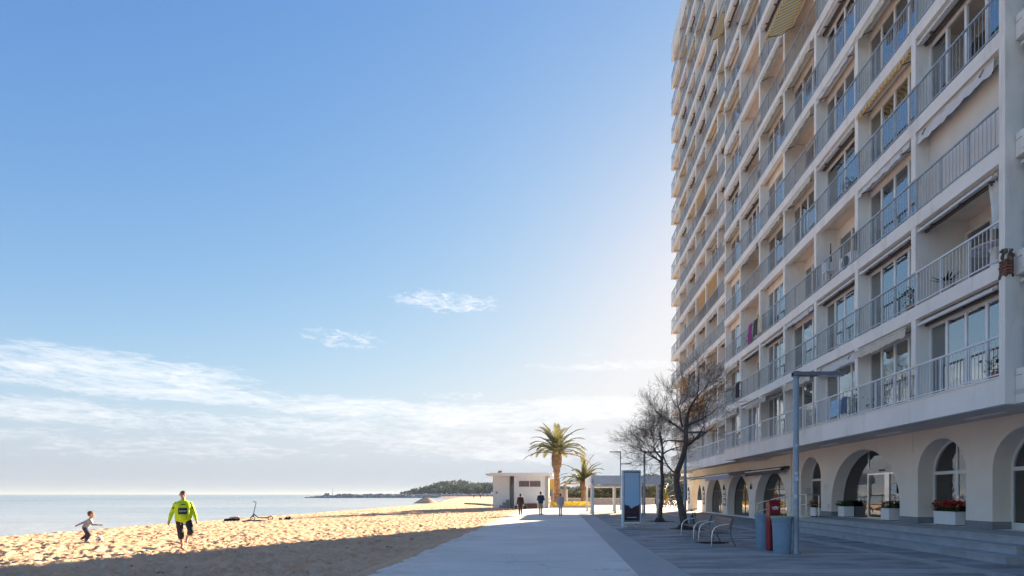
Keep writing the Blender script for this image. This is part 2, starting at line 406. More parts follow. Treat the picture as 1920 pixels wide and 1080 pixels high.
tag(b.obj('sea', sea_mat()), 'calm pale blue sea reaching to the horizon', kind='structure')

M_GRD = mat('pale_dusty_ground', (0.50, 0.43, 0.35), 0.95, var=0.08, scale=0.6, bump=0.3, bscale=6)
b = MB(); b.add([(-12, -400, -0.08), (3000, -400, -0.08), (3000, 3000, -0.08), (-60, 3000, -0.08), (-60, 460, -0.08), (-12, 120, -0.08)], [(0,1,2,3,4,5)])
tag(b.obj('ground', M_GRD), 'pale dusty ground behind the promenade and buildings', kind='structure')

# ---- promenade of cast concrete slabs
def concrete_mat():
    m = bpy.data.materials.new('promenade_concrete'); m.use_nodes = True; w = NT(m.node_tree); b = w.n['Principled BSDF']
    g = w.n.new('ShaderNodeNewGeometry'); P = g.outputs['Position']
    c = w.mix(w.maprange(w.noise(P, 0.22, 5, 0.6), 0.35, 0.65), (0.66, 0.61, 0.555), (0.77, 0.715, 0.65))
    c = w.mix(w.math('MULTIPLY', w.maprange(w.noise(w.mapping(P, (0.25, 1.3, 1)), 0.9, 6, 0.7, 0.6), 0.5, 0.72), 0.55), c, (0.52, 0.475, 0.43))
    c = w.mix(w.math('MULTIPLY', w.maprange(w.noise(P, 2.6, 5, 0.7, 0.5), 0.60, 0.72), 0.5), c, (0.42, 0.38, 0.35))
    c = w.mix(w.math('MULTIPLY', w.maprange(w.noise(P, 38, 2, 0.6), 0.62, 0.72), 0.25), c, (0.45, 0.41, 0.37))
    c = w.mix(w.math('MULTIPLY', w.maprange(w.noise(P, 1.1, 2, 0.5), 0.735, 0.755), 0.7), c, (0.22, 0.20, 0.19))
    vo = w.n.new('ShaderNodeTexVoronoi'); vo.feature = 'DISTANCE_TO_EDGE'; vo.inputs['Scale'].default_value = 0.32
    nv = w.n.new('ShaderNodeTexNoise'); w.put(nv.inputs['Vector'], P); nv.inputs['Scale'].default_value = 1.5; nv.inputs['Detail'].default_value = 6
    va = w.n.new('ShaderNodeVectorMath'); va.operation = 'ADD'; w.put(va.inputs[0], P); w.put(va.inputs[1], nv.outputs['Color']); w.put(vo.inputs['Vector'], va.outputs[0])
    cr = w.math('MULTIPLY', w.maprange(vo.outputs['Distance'], 0.002, 0.007, 1.0, 0.0), w.maprange(w.noise(P, 0.13, 2, 0.5), 0.50, 0.60))
    c = w.mix(w.math('MULTIPLY', cr, 0.6), c, (0.25, 0.22, 0.2))
    # sand trodden on to the slabs from the beach side
    x = w.xyz(P)[0]; k = w.math('MULTIPLY', w.maprange(x, -4.15, -2.2, 0.75, 0.0), w.maprange(w.noise(P, 1.7, 6, 0.7), 0.42, 0.66))
    c = w.mix(k, c, (0.62, 0.43, 0.28))
    isl = w.maprange(g.outputs['Random Per Island'], 0, 1, 0.965, 1.03, smooth=False); c = w.mix(1.0, c, w.comb(isl, isl, isl), 'MULTIPLY')
    w.put(b.inputs['Base Color'], c); b.inputs['Roughness'].default_value = 0.85
    bp = w.n.new('ShaderNodeBump'); bp.inputs['Strength'].default_value = 0.2; bp.inputs['Distance'].default_value = 0.01
    w.put(bp.inputs['Height'], w.noise(P, 45, 4, 0.6)); w.l.new(bp.outputs[0], b.inputs['Normal']); return m
M_CONC = concrete_mat()
prom = thing('path', None, None); tag(prom, 'pale concrete promenade leading along the beach', kind='structure')
y = -6.0; k = 0
while y < 64:
    d = 6.0 if y < 58 else 5.0
    b = MB(); b.box(-4.15, 1.62, y+0.004, y+d-0.004, -0.3, 0.03); b.obj('slab', M_CONC, prom); y += d
b = MB(); b.box(-4.1, 1.6, -6, 63, -0.35, 0.012); b.obj('bedding', M_PLINTH, prom)
q = MB(); rr = random.Random(17); vs = []; y = 6.0; k = 0
while y < 66:
    wv = -4.15+0.05+0.10*abs(math.sin(y*.8)+.6*math.sin(y*2.3+1))+rr.uniform(0, .09); 
    if rr.random() < .06: wv += rr.uniform(.05, .25)
    vs += [(-4.3, y, .030), (-4.16, y, .052+rr.uniform(-.008, .01)), (wv-.05, y, .042), (wv, y, .0303)]; k += 1; y += .10+y*.004
q.add(vs, [(4*i+j, 4*i+j+1, 4*i+j+5, 4*i+j+4) for i in range(k-1) for j in range(3)])
tag(q.obj('sand_drift', M_SAND, smooth=True), 'thin drift of sand blown over the promenade edge', kind='stuff')
# far sunlit paving joins the promenade past the shelter
M_FARP = mat('sunlit_paving', (0.54, 0.46, 0.385), 0.9, var=0.05, scale=0.8, bump=0.1, stain=0.15)
b = MB(); b.box(1.63, 46, 58.2, 112, -0.3, 0.004); b.box(-2.2, 1.62, 66.1, 68.0, -0.3, 0.006)
tag(b.obj('far_pavement', M_FARP), 'sunlit sandy paving beyond the shelter', kind='structure')
# smooth band between promenade and plaza
M_BAND = mat('smooth_grey_band', (0.40, 0.39, 0.385), 0.75, var=0.07, scale=0.7, stretch=(1, .5, 1), bump=0.1, stain=0.15)
band = tag(thing('pavement_band', None, None), 'smooth blue grey paving band along the promenade edge', kind='structure')
y = -6.0
while y < 58:
    b = MB(); b.box(1.63, 2.72, y+0.003, y+2.0-0.003, -0.3, 0.018); b.obj('slab', M_BAND, band); y += 2.0

# ---- plaza: courses of long narrow setts, laid one by one
M_PAVE = mat('plaza_setts', (0.285, 0.28, 0.275), 0.72, var=0.32, scale=0.9, stretch=(0.7, 2.2, 1), bump=0.35, bscale=18, stain=0.35, stain_col=(0.34, 0.33, 0.315), island=0.34)
M_PALE = mat('plaza_pale_stone', (0.42, 0.40, 0.37), 0.75, var=0.10, scale=1.5, bump=0.25, bscale=20, island=0.07, stain=0.3, stain_col=(0.22, 0.22, 0.22))
M_JOINT = mat('paving_joint', (0.085, 0.085, 0.085), 0.95, var=0.2, scale=5)
plaza = tag(thing('plaza', None, None), 'grey stone plaza between the promenade and the apartment block', kind='structure')
b = MB(); b.box(2.73, 13.55, -6, 58.2, -0.3, -0.004); b.obj('joint_bed', M_JOINT, plaza)
pr = random.Random(5)
CROSS = [(11.35, 11.95), (14.75, 15.45), (30.0, 30.5), (44.6, 45.1)]
def is_cross(y): return any(a <= y < c for a, c in CROSS)
stones = []; y = 4.0
while y < 58.0:
    pale_row = is_cross(y+0.05)
    dy = 0.30 if y > 11 else 0.30
    x = 2.74 - pr.random()*0.9
    while x < 13.5:
        L = 0.75 + pr.random()*0.55
        a, c = max(x, 2.74), min(x+L, 13.52)
        if c-a > 0.06:
            for (s, e, p) in ((a, min(c, 9.0), pale_row), (max(a, 9.0), min(c, 9.52), True), (max(a, 9.52), c, False)):
                if e-s > 0.05: stones.append((s+0.004, e-0.004, y+0.004, y+dy-0.005, pr.uniform(-0.003, 0.004), p))
        x += L
    y += dy
def seen(s): 
    yc = s[2]; xc = s[0]
    return yc > 10.9 and xc/yc < 0.87
big = sorted([s for s in stones if seen(s)], key=lambda s: s[2])[:300]; bs = set(map(id, big))
for s in big:
    q = MB(); q.box(s[0], s[1], s[2], s[3], -0.06, s[4]+0.010); q.obj('paving_stone', M_PALE if s[5] else M_PAVE, plaza)
for pal, mm in ((False, M_PAVE), (True, M_PALE)):
    q = MB()
    for s in stones:
        if id(s) not in bs and s[5] == pal: q.box(s[0], s[1], s[2], s[3], -0.03, s[4]+0.010)
    o = q.obj('paving_stones', mm, plaza); o['kind'] = 'stuff'
# round tree pits and a patch of worn soil
M_SOIL = mat('tree_pit_soil', (0.045, 0.035, 0.028), 0.95, var=0.4, scale=12, bump=1.0, bscale=30)
def pit(x, y, r, sx, label):
    q = MB(); n = 22; vs = [(0, 0, 0.024)]
    for j in range(n):
        t = 2*math.pi*j/n; rr = r*(1+0.14*math.sin(3*t+x)+0.08*math.sin(7*t)); vs.append((rr*sx*math.cos(t), rr*math.sin(t), 0.0185))
    q.add(vs, [(0, 1+j, 1+(j+1) % n) for j in range(n)])
    rr2 = random.Random(int(x*10))
    for _ in range(70):
        t = rr2.random()*6.28; d = r*math.sqrt(rr2.random())*1.15; s = rr2.uniform(.012, .04)
        q.ball((d*sx*math.cos(t), d*math.sin(t), 0.022), s, 5, 3, 0, (1, 1, .5))
    tag(q.obj('tree_pit', M_SOIL, None, (x, y, 0)), label, kind='structure')
pit(6.10, 26.1, 0.62, 1.0, 'dark soil pit round the big leaning bare tree')
pit(6.22, 33.3, 0.62, 1.25, 'dark soil pit round the slimmer bare tree')
pit(5.35, 18.6, 0.36, 1.5, 'dark scuffed soil patch under the nearer bench')

# ---- entrance platform, steps and ramp
M_STEP = mat('step_stone', (0.38, 0.385, 0.39), 0.7, var=0.12, scale=2.4, bump=0.25, bscale=30, island=0.08, stain=0.3, stain_col=(0.38, 0.40, 0.42))
steps = tag(thing('entrance_steps', None, None), 'three long grey stone steps up to the arcade doors', kind='structure')
for i, (x0, y0) in enumerate(((10.75, 12.85), (11.35, 13.25), (11.95, 9.0))):
    z1 = 0.2*(i+1); y = y0
    xb = 13.62 if i == 2 else x0+0.72
    L = [1.05, 1.25, 1.15][i]
    while y < 26.2:
        e = min(y+L, 26.2)
        if e > 26.2-0.3: e = 26.2
        q = MB(); q.box(x0, xb, y+0.004, e-0.004, z1-0.2 if i else -0.05, z1-0.035); q.box(x0-0.025, xb, y+0.003, e-0.003, z1-0.035, z1)
        q.obj('step_block', M_STEP, steps); y = e
# ramp
q = MB(); q.add([(12.0, 26.2, 0.0), (13.6, 26.2, 0.0), (13.6, 32.8, 0.0), (12.0, 32.8, 0.0), (12.0, 26.2, 0.6), (13.6, 26.2, 0.6), (13.6, 28.2, 0.58), (13.6, 32.8, 0.03), (12.0, 32.8, 0.03)],
              [(0,4,8,3), (1,2,7,6,5), (4,5,6,7,8), (3,8,7,2), (0,1,5,4)])
tag(q.obj('access_ramp', M_STEP), 'sloping grey access ramp with handrail', kind='structure')

# ---- breakwater: a bank of boulders out to sea
M_ROCK = mat('breakwater_rock', (0.40, 0.37, 0.345), 0.9, var=0.3, scale=0.6, bump=0.4, bscale=2, island=0.35)
br = random.Random(3); q = MB()
for i in range(1500):
    t = br.random(); x = -196+150*t; y = 415+10*t+br.uniform(-5, 5)
    tip = min(1.0, (x+197)/26)**0.8
    h = (2.75*(1-abs(y-415-10*t)/6.5))*tip
    q.ball((x, y, SEA_Z+max(0, h)*br.uniform(0.55, 0.95)), br.uniform(0.8, 1.7)*(0.6+0.4*tip), 5, 4, 0, (1.2, 1, .75))
q.add([(-196, 415, -1.2), (-170, 410, -1.2), (-40, 418, -1.2), (-40, 432, -1.2), (-170, 421, -1.2), (-168, 415.5, 1.3), (-40, 425, 1.4)],
      [(0,1,5), (1,2,6,5), (0,5,4), (5,6,3,4)])
bw = tag(q.obj('breakwater', M_ROCK), 'long low breakwater of grey boulders running out to sea', kind='structure')
bc = thing('harbour_beacon', 'small beacon mast standing on the seaward end of the breakwater', 'beacon', (-177, 415.3, 1.4))
q = MB(); q.cyl((0,0,0), (0,0,2.4), 0.45, 0.35, 8); q.obj('tower', M_PAINTW, bc)
q = MB(); q.cyl((0,0,2.4), (0,0,5.6), 0.13, 0.09, 6); q.obj('mast', M_GALVD, bc)
q = MB(); q.box(-6, -2, -1, 1, -0.2, 1.2); q.box(4, 7, -1, 1, -0.2, 0.8); q.obj('base_block', M_ROCK, bc)

# ---- headland and the low hill on the right, with woods
M_HILL = mat('headland_soil', (0.16, 0.13, 0.085), 0.95, var=0.3, scale=0.08, bump=0.4, bscale=0.6)
M_WOOD2 = mat('foliage_hazed', (0.17, 0.20, 0.15), 0.9, var=0.45, scale=0.12, transl=0.15)  # leaf green paled and greyed, distance haze mixed into the colour
M_BROWNB = mat('winter_scrub', (0.115, 0.085, 0.055), 0.9, var=0.4, scale=0.3, transl=0.15)
def hill(name, label, profile, y0, depth, mtl, z0=-1.2):
    q = MB(); n = len(profile); m = 7
    vs = []
    for j in range(m+1):
        a = j/m
        for (x, h) in profile: vs.append((x*(1+a*depth/y0), y0+a*depth, z0+(h-z0)*math.sin(math.pi*min(1, a*0.5+0.02))**0.7 if j else z0))
    q.add(vs, [(j*n+i, j*n+i+1, (j+1)*n+i+1, (j+1)*n+i) for j in range(m) for i in range(n-1)])
    return tag(q.obj(name, mtl, smooth=True), label, kind='structure')
HEAD = [(-170, 0), (-145, 1.6), (-132, 4.0), (-118, 7.5), (-104, 11.5), (-90, 13.4), (-78, 12.4), (-66, 9.8), (-52, 12.6), (-34, 10.0), (-14, 7.5), (6, 7.0), (30, 8), (60, 10)]
hill('headland', 'distant wooded headland behind the breakwater', HEAD, 465, 60, M_HILL)
def tree_blob(q, c, r, k, rr, flat=0.8):
    """a crown of many little faces"""
    for _ in range(k):
        u = rr.uniform(-1, 1); t = rr.random()*6.283; s = math.sqrt(1-u*u); d = r*(rr.random()**0.33)
        p = Vector((c[0]+d*s*math.cos(t), c[1]+d*s*math.sin(t), c[2]+d*u*flat))
        a = Vector((rr.uniform(-1, 1), rr.uniform(-1, 1), rr.uniform(-1, 1))).normalized(); e = a.orthogonal().normalized()
        l = r*rr.uniform(0.16, 0.34)
        q.add([p-a*l, p+e*l*0.8, p+a*l, p-e*l*0.8], [(0,1,2,3)])
rr = random.Random(21); q = MB()
for i in range(420):
    x = rr.uniform(-140, 55); h = np.interp(x, [p[0] for p in HEAD], [p[1] for p in HEAD]); a = rr.random()
    tree_blob(q, (x*(1+a*0.08), 467+a*36, max(0.4, h*(0.15+0.78*math.sin(math.pi*0.5*min(1, a+0.1))))+rr.uniform(-.6, .9)), rr.uniform(2.2, 4.4)*(0.6 if x < -112 else 1), 46, rr)
tag(q.obj('headland_wood', M_WOOD2), 'dark green pine wood covering the distant headland', 'wood', kind='stuff')
# white low house under the headland
hh = thing('shore_house', 'low white house far off at the foot of the headland', 'house', (-57, 452, -0.4))
q = MB(); q.box(-1.5, 11, 0, 8, -.8, 4.0); q.obj('wall', M_PAINTW, hh)
q = MB(); q.box(-1.9, 11.4, -0.5, 8.5, 4.0, 4.5); q.obj('roof', M_PLINTH, hh)
for k in range(3):
    q = MB(); q.box(0.4+k*3.4, 2.2+k*3.4, -0.06, 0.1, 1.2, 2.6); q.obj('window', M_CURT[3], hh)
RH = [(-6, 0.2), (4, 2.0), (12, 3.6), (22, 6.4), (34, 9.6), (48, 11.5), (70, 13), (110, 14), (180, 12)]
hill('hill', 'low brown scrub hill behind the shelter and trees', RH, 165, 60, M_HILL, -0.3)
rr = random.Random(8); q = MB(); q2 = MB()
for i in range(260):
    x = rr.uniform(2, 110); h = np.interp(x, [p[0] for p in RH], [p[1] for p in RH]); a = rr.random()
    (tree_blob)(q if rr.random() < .4 else q2, (x*(1+a*0.3), 166+a*34, h*(0.1+0.85*math.sin(math.pi*0.5*min(1, a+0.12)))+rr.uniform(-.2, .7)), rr.uniform(0.9, 2.4), 42, rr)
tag(q.obj('hill_scrub', M_WOOD2), 'dark green bushes over the low hill', 'scrub', kind='stuff')
tag(q2.obj('hill_brush', M_BROWNB), 'brown winter brush over the low hill', 'brush', kind='stuff')
# ================================================================== APARTMENT BLOCK
X1, X2, X0 = 10.66, 11.42, 10.88
B = 3.1; FH = 2.8; Z1 = 4.53
CORE1, CORE2 = 12.28, 13.3
WX0, WX1 = 13.6, 14.3           # arcade wall
bld = thing('apartment_building', 'tall white seafront apartment block with stacked balconies above an arched ground floor', 'building', (13, 34, 0))
bld.location = (0, 0, 0)
def zf(k): return Z1 + FH*(k-1)
def part(name, me, loc=(0,0,0), parent=bld, rz=0.0): return place(name, me, parent, loc, rz)
# ---- core walls
q = MB(); q.box(CORE1, 26, 0, 34.6, 4.2, 46.9); part('wall', q.mesh('core_wall', M_WHITE))
q = MB(); q.box(CORE2, 26, 34.61, 61.0, 4.2, 46.9); part('wall', q.mesh('core_wall', M_WHITE))
q = MB(); q.box(X0+1.4, 14.3, -3, -0.01, 0, 46.9); part('wall', q.mesh('end_wall', M_WHITE))
q = MB(); q.box(X1-0.02, CORE1-0.01, 12.75, 12.93, 3.865, 48.1); part('corner_pier', q.mesh('corner_pier', M_WHITE))
q = MB(); q.box(X1+0.1, CORE2-0.01, 34.60, 34.80, 3.9, 46.9); q.box(X2+0.004, CORE2-.01, 34.81, 35.5, 3.9, 46.9); part('wall', q.mesh('return_wall', M_WHITE))
# ---- soffits above the arcade
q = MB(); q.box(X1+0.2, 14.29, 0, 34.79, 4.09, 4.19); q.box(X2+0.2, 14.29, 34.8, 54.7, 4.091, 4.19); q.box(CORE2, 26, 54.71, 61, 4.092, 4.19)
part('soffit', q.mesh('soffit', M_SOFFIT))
for y in (15.3, 20.0, 24.6, 29.2):
    q = MB(); q.box(12.72, 12.86, y, y+1.5, 4.055, 4.088); part('soffit_lamp', q.mesh('soffit_lamp', M_PAINTW))
# ---- floor slabs with their deep white edge bands
for k in range(1, 17):
    z = zf(k)
    for (X, y0, y1, core) in ((X1, 12.93, 34.6, CORE1), (X2, 34.6, 54.8, CORE2), (X0, 0, 12.74, CORE1)):
        if X == X0 and k > 9: continue
        d = 0.66 if k == 1 else (0.39 if k < 16 else 0.40)
        up = 0.0 if k < 16 else 1.5
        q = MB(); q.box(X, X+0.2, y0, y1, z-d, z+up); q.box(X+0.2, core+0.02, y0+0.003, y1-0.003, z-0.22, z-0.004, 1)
        if X == X1 and k == 1: q.box(X-0.03, X+0.1, y0, y1, z+0.001, z+0.035)
        if X == X2: q.box(X+0.2, core+0.6, y1-0.2, y1-0.001, z-d+0.002, z+up-0.002); 
        if X == X2: q.box(core+0.02, core+1.2, 54.0, 54.79, z-0.21, z-0.006)
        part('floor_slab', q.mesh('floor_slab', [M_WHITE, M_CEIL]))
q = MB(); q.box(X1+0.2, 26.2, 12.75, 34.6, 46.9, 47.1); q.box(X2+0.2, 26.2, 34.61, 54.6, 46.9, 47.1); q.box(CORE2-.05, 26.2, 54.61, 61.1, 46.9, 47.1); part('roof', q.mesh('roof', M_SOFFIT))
q = MB(); q.box(X0+0.2, 26, 0, 12.74, zf(9)+0.01, 47.0); part('wall', q.mesh('upper_wall', M_WHITE))
# ---- shared meshes
q = MB(); q.box(0.005, 1.63, 0, 0.2, 1.045, 2.575); q.box(0.10, 1.63, 0.01, 0.19, 0.0, 1.05); ME_PIL = q.mesh('pilaster', M_WHITE)
def rail_mesh(w, mt, lo=False):
    q = MB()
    q.box(0.02, 0.075, 0, w, 1.0, 1.045); q.box(0.03, 0.065, 0, w, 0.085, 0.115)
    n = int(round(w/0.129))
    for i in range(n):
        y = (i+0.5)*w/n; q.box(0.043, 0.054, y-0.0055, y+0.0055, 0.115, 1.0)
    m = 3
    for i in range(m+1):
        y = min(w-0.02, max(0.02, i*w/m)); q.box(0.034, 0.062, y-0.014, y+0.014, 0.001, 1.0)
    return q.mesh('balcony_railing', mt)
M_RAILW = mat('rail_white', (0.72, 0.73, 0.74), 0.4, var=0.04)
ME_RAIL = rail_mesh(B, M_RAIL); ME_RAILW = rail_mesh(B, M_RAILW); ME_RAILE = rail_mesh(3.8, M_RAIL)
q = MB(); 
for i in range(14): q.box(0.1+i*0.13, 0.116+i*0.13, 0.03, 0.046, 0.115, 1.0)
q.box(0.08, 1.88, 0.02, 0.06, 1.0, 1.045); q.box(0.08, 1.88, 0.02, 0.06, 0.085, 0.115); ME_RAILEND = q.mesh('balcony_railing', M_RAIL)
YA, YB, ZT = 0.22, 3.08, 2.20
def win_mesh(n, mt, zt=ZT):
    q = MB(); x0, x1 = 0.0, 0.07; f = 0.065
    q.box(x0, x1, YA, YA+f, 0.02, zt); q.box(x0, x1, YB-f, YB, 0.02, zt)
    q.box(x0+.002, x1-.002, YA+f, YB-f, 0.02, 0.13); q.box(x0+.002, x1-.002, YA+f, YB-f, zt-f, zt)
    for i in range(1, n):
        y = YA+(YB-YA)*i/n; q.box(x0+.004, x1-.004, y-0.04, y+0.04, 0.13, zt-f)
    return q.mesh('window', mt)
ME_WIN = {(n, d): win_mesh(n, M_DARKFRAME if d else M_FRAME) for n in (2, 3, 4) for d in (0, 1)}
ME_PANE = {}
for n in (2, 3, 4):
    w = (YB-YA)/n; q = MB(); q.box(0.03, 0.038, -w/2+0.03, w/2-0.03, 0.12, ZT-0.055); ME_PANE[n] = q.mesh('pane', M_GLASS)
q = MB(); q.box(0.0, 0.09, 0.2, 3.1, ZT+0.001, 2.577); ME_HEAD = q.mesh('window_header', M_WHITE)
def curtain_mesh(w, ci, z0=0.05):
    q = MB(); n = max(8, int(w/0.06)); vs = []
    for i in range(n+1):
        y = -w/2+w*i/n; x = 0.115 + (0.022*math.sin(i*1.9)+0.012*math.sin(i*0.7+1) if ci not in (2, 3) else 0)
        vs += [(x, y, z0), (x, y, ZT-0.03)]
    q.add(vs, [(2*i, 2*i+2, 2*i+3, 2*i+1) for i in range(n)])
    return q.mesh('blind_or_dark_room' if ci in (2, 3) else 'curtain', M_CURT[ci])
ME_CURT = {(n, c): curtain_mesh((YB-YA)/n, c) for n in (2, 3, 4) for c in range(5)}
q = MB(); q.box(0.06, 0.16, 0.2, 3.1, 0.0, 2.57); ME_BLANK = q.mesh('closed_shutter', mat('shutter_beige', (0.70, 0.655, 0.60), 0.8, var=0.05, scale=0.8))
# awnings
def awn_cass():
    q = MB(); q.cyl((0.20, 0.25, 2.31), (0.20, 3.05, 2.31), 0.065, n=8); q.box(0.03, 0.09, 0.27, 3.03, 2.20, 2.27)
    q.box(0.28, 0.34, 0.25, 3.05, 2.2, 2.40, 1)  # dark strip painted in for the shaded gap behind the roller
    for y in (0.5, 1.5, 2.6): q.box(0.09, 0.28, y, y+0.05, 2.22, 2.25, 1)
    return q.mesh('awning', [M_CASS, M_CASSD])
def awn_val(mt, out=0.30, drop=0.26, val=0.22, seed=0):
    r = random.Random(seed); q = MB(); n = 36; top = []; mid = []; low = []
    for i in range(n+1):
        y = 0.24+2.82*i/n; s = 0.012*math.sin(i*0.9+seed)
        top.append((0.22, y, 2.36)); mid.append((0.22-out+s, y, 2.36-drop+s)); low.append((0.20-out+s*1.6, y, 2.36-drop-val-0.035*abs(math.sin(i*math.pi/4))+0.02*math.sin(i*.21+seed)))
    vs = top+mid+low; m = n+1
    q.add(vs, [(i, i+1, m+i+1, m+i) for i in range(n)]+[(m+i, m+i+1, 2*m+i+1, 2*m+i) for i in range(n)])
    q.cyl((0.24, 0.23, 2.34), (0.24, 3.07, 2.34), 0.06, n=6, mi=1); q.cyl((0.215-out, 0.23, 2.35-drop), (0.215-out, 3.07, 2.35-drop), 0.022, n=5, mi=1)
    for y in (0.55, 2.7): q.path([(0.3, y, 2.25), (0.05-out*.3, y+.1, 2.2-drop*.5), (0.22-out, y, 2.34-drop)], 0.018, 4, 2)
    return q.mesh('awning', [mt, M_CASS, M_CASSD])
def awn_down(mt):
    q = MB(); q.box(0.10, 0.112, 0.3, 3.0, 1.05, 2.36); q.cyl((0.16, 0.25, 2.36), (0.16, 3.05, 2.36), 0.06, n=6, mi=1); q.cyl((0.106, 0.28, 1.05), (0.106, 3.02, 1.05), 0.02, n=5, mi=1)
    return q.mesh('awning', [mt, M_CASS])
M_AWNW2 = mat('awning_white', (0.78, 0.77, 0.76), 0.85, var=0.04, transl=0.2)
ME_AWN = {'cass': awn_cass(), 'val': awn_val(M_AWNW, 0.34, 0.10, 0.26), 'val2': awn_val(M_AWNW2, 0.22, 0.04, 0.16, 2), 'valy': awn_val(M_AWNS, 0.26, 0.07, 0.15, 4),
          'white': awn_val(M_AWNW2, 0.16, 0.02, 0.30, 6), 'ext': awn_val(M_AWNS, 1.25, 0.60, 0.2, 3), 'ext2': awn_val(M_AWNS, 0.75, 0.62, 0.2, 8), 'exw': awn_val(M_AWNW, 1.0, 0.45, 0.22, 5), 'down': awn_down(M_AWNS)}
def add_window(X, y0, z, depth, n, curt, dark=0, header=True):
    w = part('window', ME_WIN[(n, dark)], (X+depth, y0, z)); W = (YB-YA)/n
    for i in range(n):
        yc = YA+W*(i+0.5)
        place('pane', ME_PANE[n], w, (0, yc, 0))
        c = curt[i % len(curt)]
        if c is not None: place('blind_or_dark_room' if c in (2, 3) else 'curtain', ME_CURT[(n, c)], w, (0, yc, 0))
    if header: place('header', ME_HEAD, w, (0, 0, 0))
    return w
rb = random.Random(42)
# (bay, floor) of the near wing seen large: depth, panes, curtains, awning
SPEC = {(0,1): (0.42, 4, [2], 'cass'), (0,2): ('open', 3, [3, 0], 'cass'), (0,3): ('blank', 0, [], 'white'), (0,4): ('half', 3, [0], 'cass'),
        (1,1): (0.42, 4, [0], 'val'), (1,2): (0.42, 4, [1, 0], 'cass'), (1,3): (0.42, 4, [0, 0, 2], 'val2'), (1,4): (0.42, 4, [0, 2], 'valy'), (1,5): (0.42, 4, [2, 3], 'val'), (1,6): (0.42, 4, [0], 'cass'),
        (2,1): (0.42, 3, [1], 'white'), (2,2): (0.42, 4, [0, 1, 2], 'cass'), (2,3): (0.95, 3, [3, 2], None), (2,4): (0.42, 2, [0], 'cass'), (2,5): (0.42, 4, [0], 'val2'), (2,6): (0.42, 4, [2, 0], 'cass'), (2,7): (0.42, 4, [0, 1], 'val'),
        (3,1): (0.42, 3, [2, 0], 'val'), (3,2): (0.42, 3, [3, 0], 'val2'), (3,3): (0.95, 4, [3, 1], None), (3,4): (0.42, 4, [2], 'val'), (3,5): (0.95, 3, [3], 'val'), (3,6): (0.42, 3, [0], 'val'), (3,7): ('open', 3, [3], 'ext'),
        (4,1): (0.42, 4, [0], 'exw'), (4,2): (0.42, 4, [0, 3], 'cass'), (4,3): (0.42, 4, [1, 0], None), (4,4): (0.42, 3, [0, 2], 'val'), (4,5): (0.42, 3, [2], None), (4,6): (0.42, 4, [0], 'val'), (4,8): ('open', 3, [3], 'cass'),
        (5,1): (0.42, 4, [2, 1], 'cass'), (5,2): (0.95, 4, [0], 'cass'), (5,3): (0.95, 3, [2, 1], None), (5,4): ('open', 3, [3], 'val'), (6,1): (0.42, 3, [1], 'val'), (6,2): (0.42, 3, [3, 1], 'val'), (6,3): (0.42, 3, [2], None), (6,4): (0.42, 3, [1, 2], None)}
SPEC2 = {(0,11): ('open', 3, [3], 'ext2'), (3,10): (0.42, 3, [0], 'val'), (1,4): ('open', 3, [4], 'cass'), (1,2): ('open', 3, [0], None), (3,6): ('open', 3, [4], 'cass'), (2,6): ('open', 3, [3], None), (2,8): ('open', 3, [3], 'down')}
def visible(yfar, z): return z < EYE + 0.927*yfar + 2.4
cells = []
for (X, ys, core, sec) in ((X1, [12.93+B*i for i in range(7)], CORE1, 1), (X2, [35.5+B*i for i in range(6)], CORE2, 2), (X0, [9.6, 6.5, 3.4], CORE1, 0)):
    for k in range(1, 16):
        if sec == 0 and k > 8: break
        z = zf(k)
        for i, y0 in enumerate(ys):
            last = sec == 2 and i == 5
            if not visible(y0+B, z): continue
            if not (sec == 1 and i == 0): part('pilaster', ME_PIL, (X, y0-(0.0 if sec != 1 else 0.03), z))
            if sec == 0:
                q = MB(); q.box(0, 0.12, 0, B, 0.002, 0.0021); 
            if sec == 2 and last: 
                part('balcony_railing', ME_RAILE, (X, y0, z)); part('balcony_railing', ME_RAILEND, (X, y0+3.74, z))
            elif sec != 0: part('balcony_railing', ME_RAILW if (k == 1 or (i == 0 and k == 2)) else ME_RAIL, (X, y0, z))
            sp = (SPEC if sec == 1 else SPEC2 if sec == 2 else {}).get((i, k))
            if sp is None:
                t = rb.random(); n = rb.choice([3, 3, 4, 4, 2])
                cu = [rb.choice([0, 0, 1, 2, 1, 2, 3]) for _ in range(n)] if rb.random() < .6 else [rb.choice([0, 1, 2, 0])]
                dep = 0.42 if t < 0.60 else (0.95 if t < 0.78 else ('open' if t < 0.97 else 'blank'))
                aw = rb.choice(['cass', 'cass', 'cass', 'val', 'val2', 'val', None, 'valy', 'val', 'cass', 'val2'])
                if sec == 2 and rb.random() < .12: aw = 'down'
                sp = (dep, n, cu, aw)
            if last: sp = ('open', 3, [3, 0], None)
            dep, n, cu, aw = sp; full = core-X-0.02
            if dep == 'open':
                add_window(X, y0, z, full-0.10, n, cu, dark=rb.random() < .35, header=False)
            elif dep == 'blank': part('closed_shutter', ME_BLANK, (X+0.35, y0, z))
            elif dep == 'half':
                w = add_window(X, y0, z, 0.42, 4, [None, None, None, 0])
                for ch in [c for c in w.children if c.name.startswith('pane')][1:3]: bpy.data.objects.remove(ch)
                add_window(X, y0, z, full-0.10, 3, [3], header=False)
            else: add_window(X, y0, z, dep, n, cu, dark=sec == 2 and rb.random() < .08)
            if aw and not last: part('awning', ME_AWN[aw], (X, y0, z))
